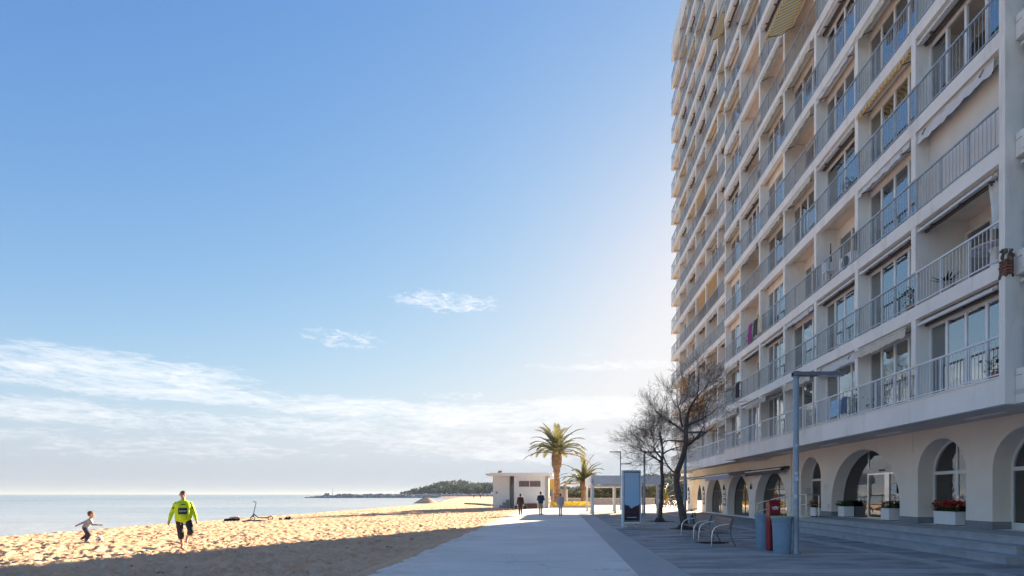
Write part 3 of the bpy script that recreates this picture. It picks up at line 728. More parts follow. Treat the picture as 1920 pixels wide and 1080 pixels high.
# near wing at the right edge: solid box parapets
M_PARA = M_WHITE
for k in range(1, 9):
    q = MB(); q.box(X0-0.02, X0+0.16, 9.3, 12.70, zf(k)+0.01, zf(k)+0.16); q.box(X0-0.05, X0+0.30, 9.3, 12.5, zf(k)-0.30, zf(k)-0.001)
    part('parapet', q.mesh('parapet', M_PARA))
    part('balcony_railing', ME_RAIL, (X0+0.1, 9.55, zf(k)+0.16))
# small black wall lanterns on the end wall
for k in (1, 2, 3, 4):
    q = MB(); q.box(11.15, 11.25, 12.60, 12.75, zf(k)+1.42, zf(k)+1.66); q.box(11.12, 11.28, 12.5, 12.62, zf(k)+1.5, zf(k)+1.58)
    part('wall_bracket', q.mesh('wall_bracket', M_GALVD))
# spalled corner of the second floor slab showing brick
M_SPALL = mat('spalled_brick', (0.20, 0.085, 0.06), 0.95, var=0.5, scale=6, bump=1.0, bscale=14, stain=0.6, stain_col=(0.13, 0.105, 0.09))
M_SPALL2 = mat('spalled_concrete', (0.13, 0.105, 0.085), 0.95, var=0.5, scale=9, bump=1.0, bscale=14)
rs = random.Random(2); q = MB()
for i in range(80):
    q.ball((X1+0.03+rs.uniform(-.06, .14), 12.75+rs.uniform(-.03, .16), zf(2)-0.05+rs.uniform(-.36, .30)), rs.uniform(.025, .06), 6, 5, 0, (1, .8, 1.2))
sp = q.obj('spalled_patch', M_SPALL2, bld)
q = MB()
for i in range(5): q.box(X1-0.06+rs.uniform(0, .02), X1+0.12, 12.66, 12.9, zf(2)-0.36+i*.072, zf(2)-0.36+i*.072+.058)
q.obj('exposed_brick', M_SPALL, bld)

# ---- arcade wall
ARCH = [(9.3, 11.7, 0.6, 2.5, 1.2, 'win'), (14.35, 16.77, 0.6, 2.50, 1.2, 'blindwin'), (17.87, 20.27, 0.6, 2.50, 1.2, 'door'), (21.35, 26.72, 0.6, 1.30, 2.42, 'entrance'),
        (27.8, 30.1, 0.5, 2.52, 1.2, 'narrow'), (32.0, 37.2, 0.02, 0.95, 2.35, 'shop'), (38.4, 43.4, 0.02, 0.95, 2.3, 'shop'), (44.7, 49.7, 0.02, 0.95, 2.3, 'shop'), (51.1, 55.5, 0.02, 0.95, 2.25, 'pass')]
NA = 28
def arch_pts(a):
    y0, y1, sill, sp, rise, _ = a; c = (y0+y1)/2; r = (y1-y0)/2
    return [(c-r*math.cos(math.pi*j/NA), sp+rise*math.sin(math.pi*j/NA)) for j in range(NA+1)]
q = MB(); zt = 4.10
edges = [0.0]+[e for a in ARCH for e in (a[0], a[1])]+[57.0]
def wquad(x, ya, yb, za0, zb0, za1, zb1): q.add([(x, ya, za0), (x, yb, zb0), (x, yb, zb1), (x, ya, za1)], [(0,1,2,3)])
for X in (WX0, WX1):
    for i in range(0, len(edges), 2): wquad(X, edges[i], edges[i+1], -0.1, -0.1, zt, zt)
    for a in ARCH:
        P = arch_pts(a)
        for j in range(NA): wquad(X, P[j][0], P[j+1][0], P[j][1], P[j+1][1], zt, zt)
        wquad(X, a[0], a[1], -0.1, -0.1, a[2], a[2])
for a in ARCH:
    P = [(a[0], a[2])]+arch_pts(a)+[(a[1], a[2])]
    for j in range(len(P)): 
        p, r = P[j], P[(j+1) % len(P)]
        q.add([(WX0, p[0], p[1]), (WX1, p[0], p[1]), (WX1, r[0], r[1]), (WX0, r[0], r[1])], [(0,1,2,3)])
q.add([(WX0, 57, -.1), (WX1, 57, -.1), (WX1, 57, zt), (WX0, 57, zt)], [(0,1,2,3)])
aw_o = q.obj('arcade_wall', M_GROUNDW, bld)
# plinths at pier feet
for i in range(0, len(edges), 2):
    q = MB(); ya, yb = edges[i], edges[i+1]
    if yb < 28: q.box(WX0-0.018, WX0+0.3, ya+(0 if ya == 0 else -0.018), yb+0.018, 0.60, 0.84); q.box(WX0+0.3, WX1-0.06, ya-0.018, yb+0.018, 0.60, 0.84); part('plinth', q.mesh('plinth', M_PLINTH))
# interiors
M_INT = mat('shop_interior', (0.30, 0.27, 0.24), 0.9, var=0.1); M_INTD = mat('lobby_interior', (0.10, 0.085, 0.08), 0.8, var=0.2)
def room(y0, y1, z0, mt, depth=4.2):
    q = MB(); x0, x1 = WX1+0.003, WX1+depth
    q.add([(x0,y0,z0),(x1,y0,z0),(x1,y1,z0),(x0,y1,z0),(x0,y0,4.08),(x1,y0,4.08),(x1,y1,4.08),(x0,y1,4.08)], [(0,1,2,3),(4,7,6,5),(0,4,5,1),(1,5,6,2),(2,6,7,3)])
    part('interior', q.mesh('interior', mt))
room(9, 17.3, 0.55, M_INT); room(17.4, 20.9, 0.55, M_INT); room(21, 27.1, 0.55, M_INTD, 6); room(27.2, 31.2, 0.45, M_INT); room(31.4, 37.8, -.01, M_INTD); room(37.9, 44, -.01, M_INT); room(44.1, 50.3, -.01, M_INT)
XG = 14.22
def arch_glass(a, mt, name='pane', ymin=None, ymax=None, zmin=None, zmax=None):
    P = [(a[0]+.01, a[2]+.01)]+[(min(max(p[0], a[0]+.01), a[1]-.01), p[1]-.01) for p in arch_pts(a)]+[(a[1]-.01, a[2]+.01)]
    q = MB(); n = len(P)
    q.add([(XG, p[0], p[1]) for p in P]+[(XG+.012, p[0], p[1]) for p in P], [tuple(range(n)), tuple(range(2*n-1, n-1, -1))]+[(i, n+i, n+(i+1) % n, (i+1) % n) for i in range(n)])
    return q.mesh(name, mt)
def frame_ring(q, a, w=0.05, mi=0, d=0.07):
    P = [(a[0], a[2])]+arch_pts(a)+[(a[1], a[2])]; c = ((a[0]+a[1])/2, a[2]+(a[3]+a[4]-a[2])*0.45)
    I = [(p[0]+(c[0]-p[0])*0 + (w if p[0] < c[0]-.05 else -w if p[0] > c[0]+.05 else 0)*min(1, abs(p[0]-c[0])/((a[1]-a[0])/2)+0.25), p[1]-(w if p[1] > a[3]+.02 else -w if p[1] < a[2]+.01 else 0)) for p in P]
    n = len(P); x0, x1 = XG-0.035, XG+0.035
    vs = [(x0, *p) for p in P]+[(x0, *p) for p in I]+[(x1, *p) for p in P]+[(x1, *p) for p in I]; fs = []
    for i in range(n):
        j = (i+1) % n
        fs += [(i, j, n+j, n+i), (2*n+i, 3*n+i, 3*n+j, 2*n+j), (n+i, n+j, 3*n+j, 3*n+i), (i, 2*n+i, 2*n+j, j)]
    q.add(vs, fs, mi)
def bar(q, y0, y1, z0, z1, mi=0, d=0.03): q.box(XG-d, XG+d, y0, y1, z0, z1, mi)
def zarch(a, y):
    c = (a[0]+a[1])/2; r = (a[1]-a[0])/2; return a[3]+a[4]*math.sqrt(max(0, 1-((y-c)/r)**2))
for a in ARCH:
    kind = a[5]; c = (a[0]+a[1])/2
    if kind == 'pass': continue
    q = MB(); fm = M_FRAME
    if kind in ('win', 'blindwin', 'door', 'narrow'):
        frame_ring(q, a, 0.07); bar(q, a[0]+.05, a[1]-.05, 2.44, 2.56, d=.032); bar(q, c-.06, c+.06, a[2]+.05, 2.44, d=.034); bar(q, c-.035, c+.035, 2.56, a[3]+a[4]-.05)
        bar(q, a[0]+.06, c-.06, a[2]+.06, a[2]+.22); bar(q, c+.06, a[1]-.06, a[2]+.06, a[2]+.22)
        nm = 'door' if kind != 'blindwin' else 'window'
        w = q.obj(nm, fm, bld)
        place('pane', arch_glass(a, M_SHOPG), w)
        if kind in ('door', 'narrow'):
            q = MB(); q.box(XG-.09, XG-.035, c-.17, c-.07, 1.58, 1.62); q.cyl((XG-.07, c-.16, 1.5), (XG-.07, c-.16, 1.7), .012, n=6); q.obj('handle', M_CHROME, w)
        if kind == 'blindwin':
            for s in range(17):
                q = MB(); q.box(XG+.06, XG+.08, a[0]+.1, c-.05, a[2]+.2+s*.11, a[2]+.28+s*.11); q.box(XG+.06, XG+.08, c+.05, a[1]-.1, a[2]+.2+s*.11, a[2]+.28+s*.11)
                q.obj('slat', M_CURT[2], w)
        else:
            q = MB(); q.box(XG+.5, XG+.53, a[0]-.2, a[1]+.2, a[2]+.0, 3.6); q.obj('blind_or_dark_room', M_CURT[2] if kind == 'door' else M_CURT[3], w)
        if kind == 'narrow':
            q = MB(); q.box(XG-.05, XG-.036, 27.95, 28.45, 1.9, 2.5); q.obj('notice', M_PAINTW, w)
            q = MB()
            for (z, r) in ((2.3, .14), (2.02, .08)):
                q.lathe([(r, 0), (r, .004), (r*.7, .004), (r*.7, 0)], 16); 
            q = MB(); q.cyl((XG-.058, 28.2, 2.28), (XG-.05, 28.2, 2.28), .17, n=18); q.box(XG-.056, XG-.05, 28.0, 28.4, 1.95, 2.02); q.obj('symbol', M_BLACK, w)
            q = MB(); q.cyl((XG-.062, 28.2, 2.28), (XG-.058, 28.2, 2.28), .11, n=18); q.obj('symbol', M_PAINTW, w)
    elif kind == 'entrance':
        frame_ring(q, a, 0.035); w = q.obj('entrance_door', M_CHROME, bld)
        place('pane', arch_glass(a, M_SHOPG), w)
        y0, y1 = 21.95, 24.55
        q = MB(); bar(q, y0-.6+.25, y1+.05, 2.66, 2.86, d=.07); q.obj('door_header', M_CASS, w)
        q = MB(); q.box(XG-.085, XG-.07, 23.2, 23.65, 2.72, 2.80); q.obj('sensor', M_BLACK, w)
        for (ya, yb) in ((y0-.03, y0+.04), (y1-.04, y1+.04), (22.98, 23.30)):
            q = MB(); bar(q, ya, yb, 0.62, 2.66, d=.045); q.obj('door_stile', M_CHROME, w)
        for yv in (y0, y1):
            q = MB(); bar(q, yv-.03, yv+.03, 2.86, zarch(a, yv)-.02); q.obj('mullion', M_CHROME, w)
        for (za, zb) in ((2.58, 2.655), (.61, .68)):
            q = MB(); bar(q, y0+.04, y1-.04, za, zb, d=.04); q.obj('door_rail', M_CHROME, w)
        q = MB(); q.box(XG-.055, XG-.05, 22.45, 22.75, 1.75, 2.15); q.obj('notice', mat('paper_notice', (0.66, 0.74, 0.80), 0.7, var=.03), w)
        q = MB(); q.box(XG-.03, XG-.026, 21.48, 21.82, 1.68, 2.18); q.obj('notice', M_PAINTW, w)
        q = MB()
        for j in range(16):
            t0, t1 = 2*math.pi*j/16, 2*math.pi*(j+1)/16
            q.add([(XG-.034, 21.65+r*math.cos(t), 2.0+r*math.sin(t)) for (r, t) in ((.13, t0), (.13, t1), (.095, t1), (.095, t0))], [(0,1,2,3)])
        q.add([(XG-.035, 21.65-.095, 2.07), (XG-.035, 21.65-.07, 2.095), (XG-.035, 21.65+.095, 1.93), (XG-.035, 21.65+.07, 1.905)], [(0,1,2,3)])
        for r_ in range(3): q.box(XG-.034, XG-.031, 21.52, 21.78-.05*r_, 1.80-r_*.045, 1.82-r_*.045)
        q.obj('symbol', M_BLACK, w)
        q = MB(); q.box(16.2, 16.9, 24.6, 26.9, 0.56, 1.65); q.obj('counter', M_INT, w)
    else:
        frame_ring(q, a, 0.04); w = q.obj('shop_window', M_DARKFRAME if a[0] > 33 else M_GALVD, bld)
        place('pane', arch_glass(a, M_SHOPG), w)
        q = MB(); bar(q, c-.025, c+.025, .05, zarch(a, c)-.03); bar(q, a[0]+.04, a[1]-.04, 2.0, 2.05, d=.026); q.obj('glazing_bar', M_GALVD, w)
        r_ = random.Random(int(a[0]))
        cols = [mat('display_blue', (0.05, 0.13, 0.30), .6), mat('display_red', (0.35, 0.06, 0.05), .6), M_PAINTW, mat('display_tan', (0.42, 0.30, 0.20), .7), mat('display_green', (0.12, 0.2, 0.13), .6)]
        for s in range(9):
            y = r_.uniform(a[0]+.4, a[1]-.8); z = r_.choice([.4, .9, 1.4, 1.9, 2.3]); q = MB()
            q.box(XG+.25+r_.random()*.5, XG+.8, y, y+r_.uniform(.25, .9), z, min(z+r_.uniform(.2, .55), 2.75)); q.obj('display_board', r_.choice(cols), w)
        if a[0] > 40:
            for s in range(5):
                q = MB(); q.box(XG+.2, XG+.5, a[0]+.3, a[1]-.3, .35+s*.42, .39+s*.42); q.obj('shelf', M_PAINTW, w)
# white thresholds, sconces, menu boards
for a in ARCH[5:8]:
    q = MB(); q.box(WX0-.02, WX1-.1, a[0]+.003, a[1]-.003, 0.0, 0.07); part('threshold', q.mesh('threshold', M_PAINTW))
for y in (37.8, 44.05, 50.4, 56.2):
    q = MB(); q.box(WX0-.10, WX0-.002, y-.06, y+.06, 2.35, 2.40); q.lathe([(.05, 0), (.075, -.22), (.03, -.28)], 8, (WX0-.08, y, 2.35)); q.lathe([(.03, 0), (.015, .12)], 6, (WX0-.08, y, 2.4)); part('wall_lantern', q.mesh('wall_lantern', M_BLACK))
M_MENU = mat('menu_board', (0.28, 0.28, 0.36), .6, var=.15, scale=14)
for y, mt in ((44.05, M_MENU), (50.4, M_MENU), (56.2, M_MENU)):
    q = MB(); q.box(WX0-.03, WX0-.004, y-.33, y+.33, .75, 2.15); bd = q.obj('menu_board', M_GALVD, bld)
    for r_ in range(9):
        q = MB(); q.box(WX0-.036, WX0-.031, y-.26, y+.26-.2*((r_*7) % 3)/3, .85+r_*.14, .92+r_*.14); q.obj('menu_line', M_PAINTW if r_ % 3 else M_BLACK, bd)
# shop awnings
def shop_awning(y0, y1, out, drop, val, mt, z=3.38):
    q = MB(); xa, xb = WX0-.10, WX0-.10-out; n = 20
    for i in range(n):
        ya, yb = y0+(y1-y0)*i/n, y0+(y1-y0)*(i+1)/n
        q.add([(xa, ya, z), (xa, yb, z), (xb, yb, z-drop), (xb, ya, z-drop), (xb-.01, yb, z-drop-val), (xb-.01, ya, z-drop-val)], [(0,1,2,3), (3,2,4,5)], 0)
    q.cyl((xa+.02, y0-.05, z), (xa+.02, y1+.05, z), .085, n=8, mi=1); q.box(xb-.03, xb+.04, y0, y1, z-drop-.02, z-drop+.05, 2)
    for y in (y0+.5, y1-.5): q.path([(xa, y, z-.1), (xa-out*.5, y+.25, z-drop*.5-.12), (xb, y, z-drop-.02)], .025, 5, 1)
    part('shop_awning', q.mesh('shop_awning', [mt, M_CASSD, M_CASS]))
shop_awning(31.6, 37.6, .45, .10, .26, M_AWNG, 3.32); shop_awning(37.9, 44.0, 1.5, .22, .34, M_AWNP, 3.36); shop_awning(44.3, 50.3, 1.1, .2, .1, M_AWNG, 3.36); shop_awning(50.8, 56.5, .9, .2, .08, M_AWNW, 3.36)
# end-of-block passage wall
q = MB(); q.box(WX1, 19, 50.45, 50.9, 0, 4.08); part('wall', q.mesh('passage_wall', M_GROUNDW))
q = MB(); q.box(17.9, 18.6, 56.2, 57, 0, 4.08); part('column', q.mesh('column', M_GROUNDW))

# small wall fittings of the arcade
q = MB(); q.box(WX0-.022, WX0-.003, 20.54, 20.58, 3.30, 4.088); part('conduit', q.mesh('conduit', M_GROUNDW))
q = MB(); q.cyl((WX0-.03, 31.3, .6), (WX0-.03, 31.3, 4.08), .035, n=8); part('downpipe', q.mesh('downpipe', M_GROUNDW))
for y in (27.3,):
    q = MB(); q.box(WX0-.015, WX0-.002, y-.14, y+.14, 1.95, 2.2); part('plaque', q.mesh('plaque', M_CASS))
q = MB(); q.box(WX0+.3, WX0+.55, 30.09, 30.099, 1.7, 2.05); part('notice', q.mesh('notice', M_CASS))
for y in (13.9, 26.99, 37.85):
    q = MB(); q.box(WX0-.012, WX0-.002, y-.13, y+.13, 1.0, 1.22)
    for k in range(5): q.box(WX0-.02, WX0-.012, y-.12, y+.12, 1.02+k*.04, 1.035+k*.04)
    part('vent', q.mesh('vent', M_CASS))
q = MB(); q.box(19.01, 25.9, 0, 61, -0.05, 4.19); part('wall', q.mesh('rear_ground_wall', M_GROUNDW))
# ================================================================== BEACH HUT, SHELTER, BACKGROUND
hut = thing('beach_hut', 'white flat-roofed beach hut with a strip of brown lattice window beside the promenade', 'hut', (-5.5, 64.4, 0))
hx, hy = -5.5, 64.4
def hb(name, mt, *boxes, parent=hut, bev=False):
    q = MB()
    for bx in boxes: q.box(bx[0]-hx, bx[1]-hx, bx[2]-hy, bx[3]-hy, bx[4], bx[5])
    return q.obj(name, mt, parent)
M_HUT = mat('hut_white', (0.80, 0.80, 0.79), 0.85, var=0.03, stain=0.15, stain_col=(0.62, 0.6, 0.58), bump=.1)
hb('wall', M_HUT, (-5.55, -1.78, 64.4, 70.5, -.2, 4.0)); hb('wall', M_HUT, (-8.25, -6.2, 65.6, 70.4, -.2, 3.98))
hb('recess_wall', M_PLINTH, (-6.2, -5.55, 66.4, 70.3, -.2, 3.97)); hb('door', mat('hut_door', (.34, .33, .30), .6), (-6.12, -5.63, 66.3, 66.39, 0, 3.0))
hb('pilaster', mat('hut_grey', (.42, .39, .36), .8), (-1.775, -1.36, 64.3, 70.3, -.2, 3.9))
hb('roof', M_HUT, (-8.9, -0.85, 64.0, 71.0, 4.0, 4.22)); hb('fascia', M_PAINTW, (-8.25, -1.2, 63.9, 63.995, 3.90, 4.30)); hb('roof_cap', M_PLINTH, (-5.2, -1.4, 64.3, 70, 4.225, 4.32))
hb('chimney', mat('brick_red', (.36, .16, .11), .9, var=.2), (-7.55, -7.1, 65, 65.6, 4.22, 4.6))
w = hb('window', M_PLINTH, (-4.95, -2.35, 64.33, 64.395, 2.62, 3.32))
M_LATT = mat('lattice_terracotta', (.20, .085, .065), .8, var=.2)
hb('lattice', M_LATT, *[(-4.88+i*.158, -4.80+i*.158, 64.30, 64.325, 2.66, 3.28) for i in range(16)]).parent = w
w.children[0].location = (0, 0, 0)
hb('mullion', M_HUT, (-3.70, -3.62, 64.28, 64.325, 2.62, 3.32)).parent = w
hb('base_box', M_LATT, (-4.25, -2.75, 63.7, 64.39, 0, .62))
hb('meter', M_PLINTH, (-7.9, -7.7, 65.52, 65.59, 1.8, 2.05)); hb('vent', M_CASS, (-3.7, -3.6, 64.36, 64.395, 1.4, 1.5))
hb('steps', M_PLINTH, (-7.4, -6.25, 64.9, 65.59, -.1, .35), (-7.0, -6.25, 65.1, 65.58, .35, .7), (-6.6, -6.25, 65.2, 65.57, .7, 1.05))

pg = thing('promenade_shelter', 'white flat-topped promenade shelter on square posts', 'shelter', (2.57, 44, 0))
def pb(name, mt, *boxes):
    q = MB()
    for bx in boxes: q.box(bx[0]-2.57, bx[1]-2.57, bx[2]-44, bx[3]-44, bx[4], bx[5])
    return q.obj(name, mt, pg)
M_SHEL = mat('shelter_white', (0.80, 0.80, 0.80), 0.6, var=0.03, stain=.1)
pb('roof', M_SHEL, (2.66, 8.2, 44.10, 54, 3.08, 3.18)); pb('fascia', M_SHEL, (2.55, 8.3, 44.0, 44.10, 2.50, 3.26)); pb('fascia', M_SHEL, (2.55, 2.655, 44.105, 54.1, 2.5, 3.255)); pb('fascia', M_SHEL, (8.2, 8.3, 44.105, 54.1, 2.5, 3.253))
pb('beam', M_SHEL, (2.9, 8.0, 46.0, 46.15, 2.36, 2.5)); pb('beam', M_SHEL, (2.9, 8.0, 53.8, 53.95, 2.36, 2.5))
for (x, y) in ((2.74, 44.25), (8.1, 44.3), (2.74, 46.6), (2.74, 53.8), (8.1, 53.8), (5.4, 53.8), (5.0, 48.5), (6.9, 46.0)):
    pb('post', M_SHEL, (x-.085, x+.085, y-.085, y+.085, 0, 2.52))
    pb('foot', M_PLINTH, (x-.11, x+.11, y-.11, y+.11, 0, .05))
q = MB(); q.cyl((0,0,0), (0,0,.28), .10, .13, 10); q.ball((0,0,.3), .14, 10, 6); o = q.obj('lamp', M_PAINTW, pg, (0.02, -0.08, 2.62))

# yellow kiosk behind the hut
ki = thing('yellow_kiosk', 'small yellow-fronted kiosk partly hidden behind the tall palm', 'kiosk', (-1.0, 82, 0))
q = MB(); q.box(-.4, 2.2, 0, 3, 0, 2.5); q.obj('wall', mat('kiosk_wall', (.34, .30, .30), .8), ki)
q = MB(); q.box(-.6, 1.0, -.6, 3.2, 2.5, 4.0); q.obj('fascia', mat('kiosk_yellow', (.55, .36, .10), .6), ki)
for x in (.0, 2.0):
    q = MB(); q.box(x, x+.16, -.55, -.4, 0, 2.5); q.obj('post', M_PAINTW, ki)
# timber pergola frame farther back
pf = thing('pergola_frame', 'pale open pergola frame standing behind the flower bed', 'pergola', (0.6, 84, 0))
for (x, y) in ((0.3, 0), (3.2, 0), (0.3, 3), (3.2, 3)):
    q = MB(); q.box(x-.09, x+.09, y-.09, y+.09, 0, 3.3); q.obj('post', mat('pale_timber', (.52, .42, .30), .8), pf)
for y in (0, 3):
    q = MB(); q.box(.1, 3.4, y-.08, y+.08, 3.3, 3.5); q.obj('beam', MATS['pale_timber'], pf)
for k in range(6):
    q = MB(); q.box(.3+k*.58, .38+k*.58, -.3, 3.3, 3.5, 3.62); q.obj('rafter', MATS['pale_timber'], pf)
lw = thing('low_wall', 'low grey garden wall behind the palms', 'wall', (0, 90, 0))
q = MB(); q.box(-1, 16, 0, .4, -.1, 1.0); q.obj('wall_body', mat('garden_wall', (.33, .31, .31), .9, var=.12), lw)
q = MB(); q.box(-1.05, 16.05, -.06, .46, 1.0, 1.1); q.obj('coping', mat('coping_pale', (.6, .55, .48), .8), lw)
def leaf_mass(q, n, fn, s0, s1, r, mi=0, up=0.0):
    for _ in range(n):
        p = Vector(fn(r)); a = Vector((r.uniform(-1,1), r.uniform(-1,1), r.uniform(-1,1)+up)).normalized(); e = a.orthogonal().normalized(); l = r.uniform(s0, s1)
        q.add([p-a*l, p+e*l*.45, p+a*l, p-e*l*.45], [(0,1,2,3)], mi)
r = random.Random(31)
M_HEDGE = mat('hedge_leaf', (.07, .075, .035), .8, var=.4, scale=2, island=.4, transl=.25); M_YELL = mat('yellow_blossom', (.62, .46, .05), .7, var=.25, scale=6, island=.3, transl=.35)
def hedge(name, label, x0, x1, y0, y1, h, n, mt, cat='hedge'):
    q = MB(); leaf_mass(q, n, lambda r: (r.uniform(x0, x1), r.uniform(y0, y1), abs(h*(1-r.random()**2))*(0.7+.3*math.sin(3*r.random()))), .12, .34, r)
    q.box(x0+.2, x1-.2, y0+.15, y1-.15, -.1, h*.55); q.m[-6:] = [0]*6
    return tag(q.obj(name, mt), label, cat)
hedge('hedge', 'dark brown-green hedge beyond the shelter', 4.5, 17.5, 92, 95, 3.0, 3200, M_HEDGE)
hedge('hedge', 'lower olive hedge to the left behind the two palms', -1.5, 4.4, 94, 97, 2.2, 1600, mat('olive_leaf', (.10, .105, .06), .8, var=.4, scale=2, island=.4, transl=.25))
q = MB(); leaf_mass(q, 2600, lambda r: (r.uniform(-1.3, 3.9), r.uniform(68.2, 78), .15+.55*r.random()), .06, .16, r); fb = tag(q.obj('flower_bed', M_YELL), 'bed of yellow flowering ground cover round the palms', 'flower bed', kind='stuff')
q = MB(); q.box(-1.35, 4.0, 68.0, 68.25, -.1, .3); q.box(-1.35, -1.1, 68.26, 79, -.1, .29); q.box(3.75, 4.0, 68.26, 79, -.1, .29); tag(q.obj('bed_kerb', MATS['pale_timber']), 'low sandy kerb edging the flower bed', kind='structure')
q = MB(); q.box(-1.1, 3.75, 68.26, 79, -.1, .2); tag(q.obj('bed_soil', M_HILL), 'soil of the flower bed', kind='structure')
# palms
M_FROND = mat('palm_frond', (0.165, 0.16, 0.06), 0.5, var=0.3, scale=2, transl=0.42, island=.25); M_FROND2 = mat('palm_frond_dry', (0.34, 0.22, 0.09), 0.65, var=0.3, scale=2, transl=0.35)
M_PTRUNK = mat('palm_trunk', (0.28, 0.17, 0.105), 0.95, var=0.35, scale=5, bump=1.0, bscale=9, stretch=(1, 1, 2.2))
def frond_mesh(L, pitch, droop, seed, mt):
    r = random.Random(seed); q = MB(); n = 13; pts = []; a = pitch; p = Vector((0.12, 0, 0))
    for i in range(n+1):
        pts.append(p.copy()); p = p + Vector((math.cos(a), 0, math.sin(a)))*(L/n); a -= droop/n*(0.5+1.3*i/n)
    q.path(pts, [0.055*(1-i/n)+0.008 for i in range(n+1)], 4)
    m = 52
    for i in range(2, m):
        t = i/m*n; k = min(n-1, int(t)); f = t-k; c = pts[k].lerp(pts[k+1], f); d = (pts[k+1]-pts[k]).normalized(); up = Vector((-d.z, 0, d.x))
        l = L*0.155*(math.sin(math.pi*min(1, (i/m)*0.86+0.12))**.6)*r.uniform(.85, 1.1)
        for s in (-1, 1):
            v = (d*0.62+Vector((0, s, 0))*0.72+up*r.uniform(.12, .38)).normalized(); tip = c+v*l+Vector((0, 0, -l*.22)); w = d*0.034*L/4
            q.add([c-w, c+w, (c+tip)/2+w*1.1+up*.03, tip, (c+tip)/2-w*1.1+up*.03], [(0,1,2,3,4)])
    return q.mesh('frond', mt)
def palm(label, x, y, th, L, prof, nf, seed):
    t = thing('palm_tree', label, 'palm tree', (x, y, 0.15), group='date palms by the promenade')
    q = MB(); n = 18; vs = []
    P = []
    k = 46
    for i in range(k+1):
        z = th*i/k; rr_ = np.interp(z/th, [p[0] for p in prof], [p[1] for p in prof]); P.append((rr_*(1+0.055*((i % 3)-1)), z))
    q.lathe(P, n); me = q.mesh('trunk', M_PTRUNK); c = np.array([v.co[:] for v in me.vertices])
    rg = np.random.default_rng(seed); j = 1+0.05*rg.standard_normal(len(c)); c[:, 0] *= j; c[:, 1] *= j; me.vertices.foreach_set('co', c.ravel())
    place('trunk', me, t)
    r = random.Random(seed)
    q = MB()
    for i in range(150):      # stubs of cut leaf bases under the crown
        a = i*2.39996; z = th*(0.62+0.40*i/150); rr_ = np.interp(z/th, [p[0] for p in prof], [p[1] for p in prof]); d = Vector((math.cos(a), math.sin(a), 0))
        q.cyl(d*rr_*.9+Vector((0,0,z)), d*(rr_+.07)+Vector((0,0,z+.22)), .075, .04, 5)
    q.obj('leaf_bases', M_PTRUNK, t)
    V = []
    for vi, (pi, dr) in enumerate(((1.45, .7), (1.18, 1.05), (.9, 1.3), (.62, 1.35), (.42, 1.05), (.16, .8))): V.append([frond_mesh(L*(0.92+.08*s), pi, dr+.15*s, seed+vi*7+s, M_FROND if vi < 5 else M_FROND2) for s in (0, 1)])
    cnt = [4, 7, 9, 9, 7, 2]
    for vi, c_ in enumerate(cnt):
        for i in range(int(c_*nf)):
            o = place('frond', r.choice(V[vi]), t, (0, 0, th-0.05+0.12*(3-vi)*.5), 2*math.pi*(i+r.uniform(-.3, .3))/max(1, int(c_*nf))+vi*.7); o.rotation_euler = (r.uniform(-.12, .12), r.uniform(-.14, .14), o.rotation_euler[2]); s = r.uniform(.85, 1.1); o.scale = (s, s, s)
    return t
palm('tall date palm with a thick swollen trunk top beside the white hut', -0.45, 72, 7.2, 4.9, [(0, .56), (.10, .42), (.5, .36), (.68, .40), (.74, .60), (.88, .66), (.97, .58), (1, .4)], 1.0, 3)
palm('short date palm with a wide crown just left of the shelter', 3.55, 80, 3.4, 4.4, [(0, .5), (.15, .40), (.7, .38), (.85, .5), (1, .4)], .8, 9)
palm('small young palm near the parked motorcycles beyond the bare trees', 15.0, 76, 0.9, 2.3, [(0, .3), (1, .28)], .5, 15)

# ================================================================== BARE TREES
def bare_tree(label, base, trunk, limbs, seed, L0, upbias, wind):
    t = thing('bare_tree', label, 'tree', (base[0], base[1], 0))
    r = random.Random(seed); qt = MB(); qb = MB(); qw = MB()
    qt.path([p[:3] for p in trunk], [p[3] for p in trunk], 10)
    for j in range(6):
        a = j*1.05; qt.cyl((math.cos(a)*trunk[0][3]*.7, math.sin(a)*trunk[0][3]*.7, .22), (math.cos(a)*trunk[0][3]*1.7, math.sin(a)*trunk[0][3]*1.7, -.05), .09, .05, 5)
    def grow(p, d, L, rad, depth):
        n = 4 if depth < 3 else 3; pts = [p.copy()]; rads = [rad]; seg = L/n
        for i in range(n):
            d = (d + Vector((r.gauss(0, .17), r.gauss(0, .17), r.gauss(0, .14)+upbias*(.09 if depth < 3 else .035)))+Vector(wind)*.04).normalized()
            p = p + d*seg; pts.append(p.copy()); rads.append(rad*(1-0.42*(i+1)/n))
        (qb if depth < 3 else qw).path(pts, rads, 6 if depth < 2 else 4 if depth < 3 else 3, caps=False)
        if depth >= 5: return
        k = [4, 4, 4, 4, 3][depth]
        for i in range(k):
            f = r.uniform(.35, 1.0) if i < k-1 else 1.0
            j = min(n-1, int(f*n)); q0 = pts[j].lerp(pts[j+1], f*n-j) if f < 1 else pts[-1]
            ax = Vector((r.gauss(0, 1), r.gauss(0, 1), r.gauss(0, 1))).cross(d)
            if ax.length < 1e-3: continue
            ang = r.uniform(.35, .95) if f < 1 else r.uniform(.05, .35)
            dd = Matrix.Rotation(ang, 3, ax.normalized()) @ d
            grow(q0, dd, L*r.uniform(.60, .86), max(.0042, rads[-1]*r.uniform(.55, .8)), depth+1)
    for (p, d, L, rad) in limbs: grow(Vector(p), Vector(d).normalized(), L, rad, 0)
    autosmooth(qt.obj('trunk', M_BARK, t), 60); autosmooth(qb.obj('branches', M_BARK, t), 60); o = qw.obj('twigs', M_TWIG, t)
    return t
m = .0261
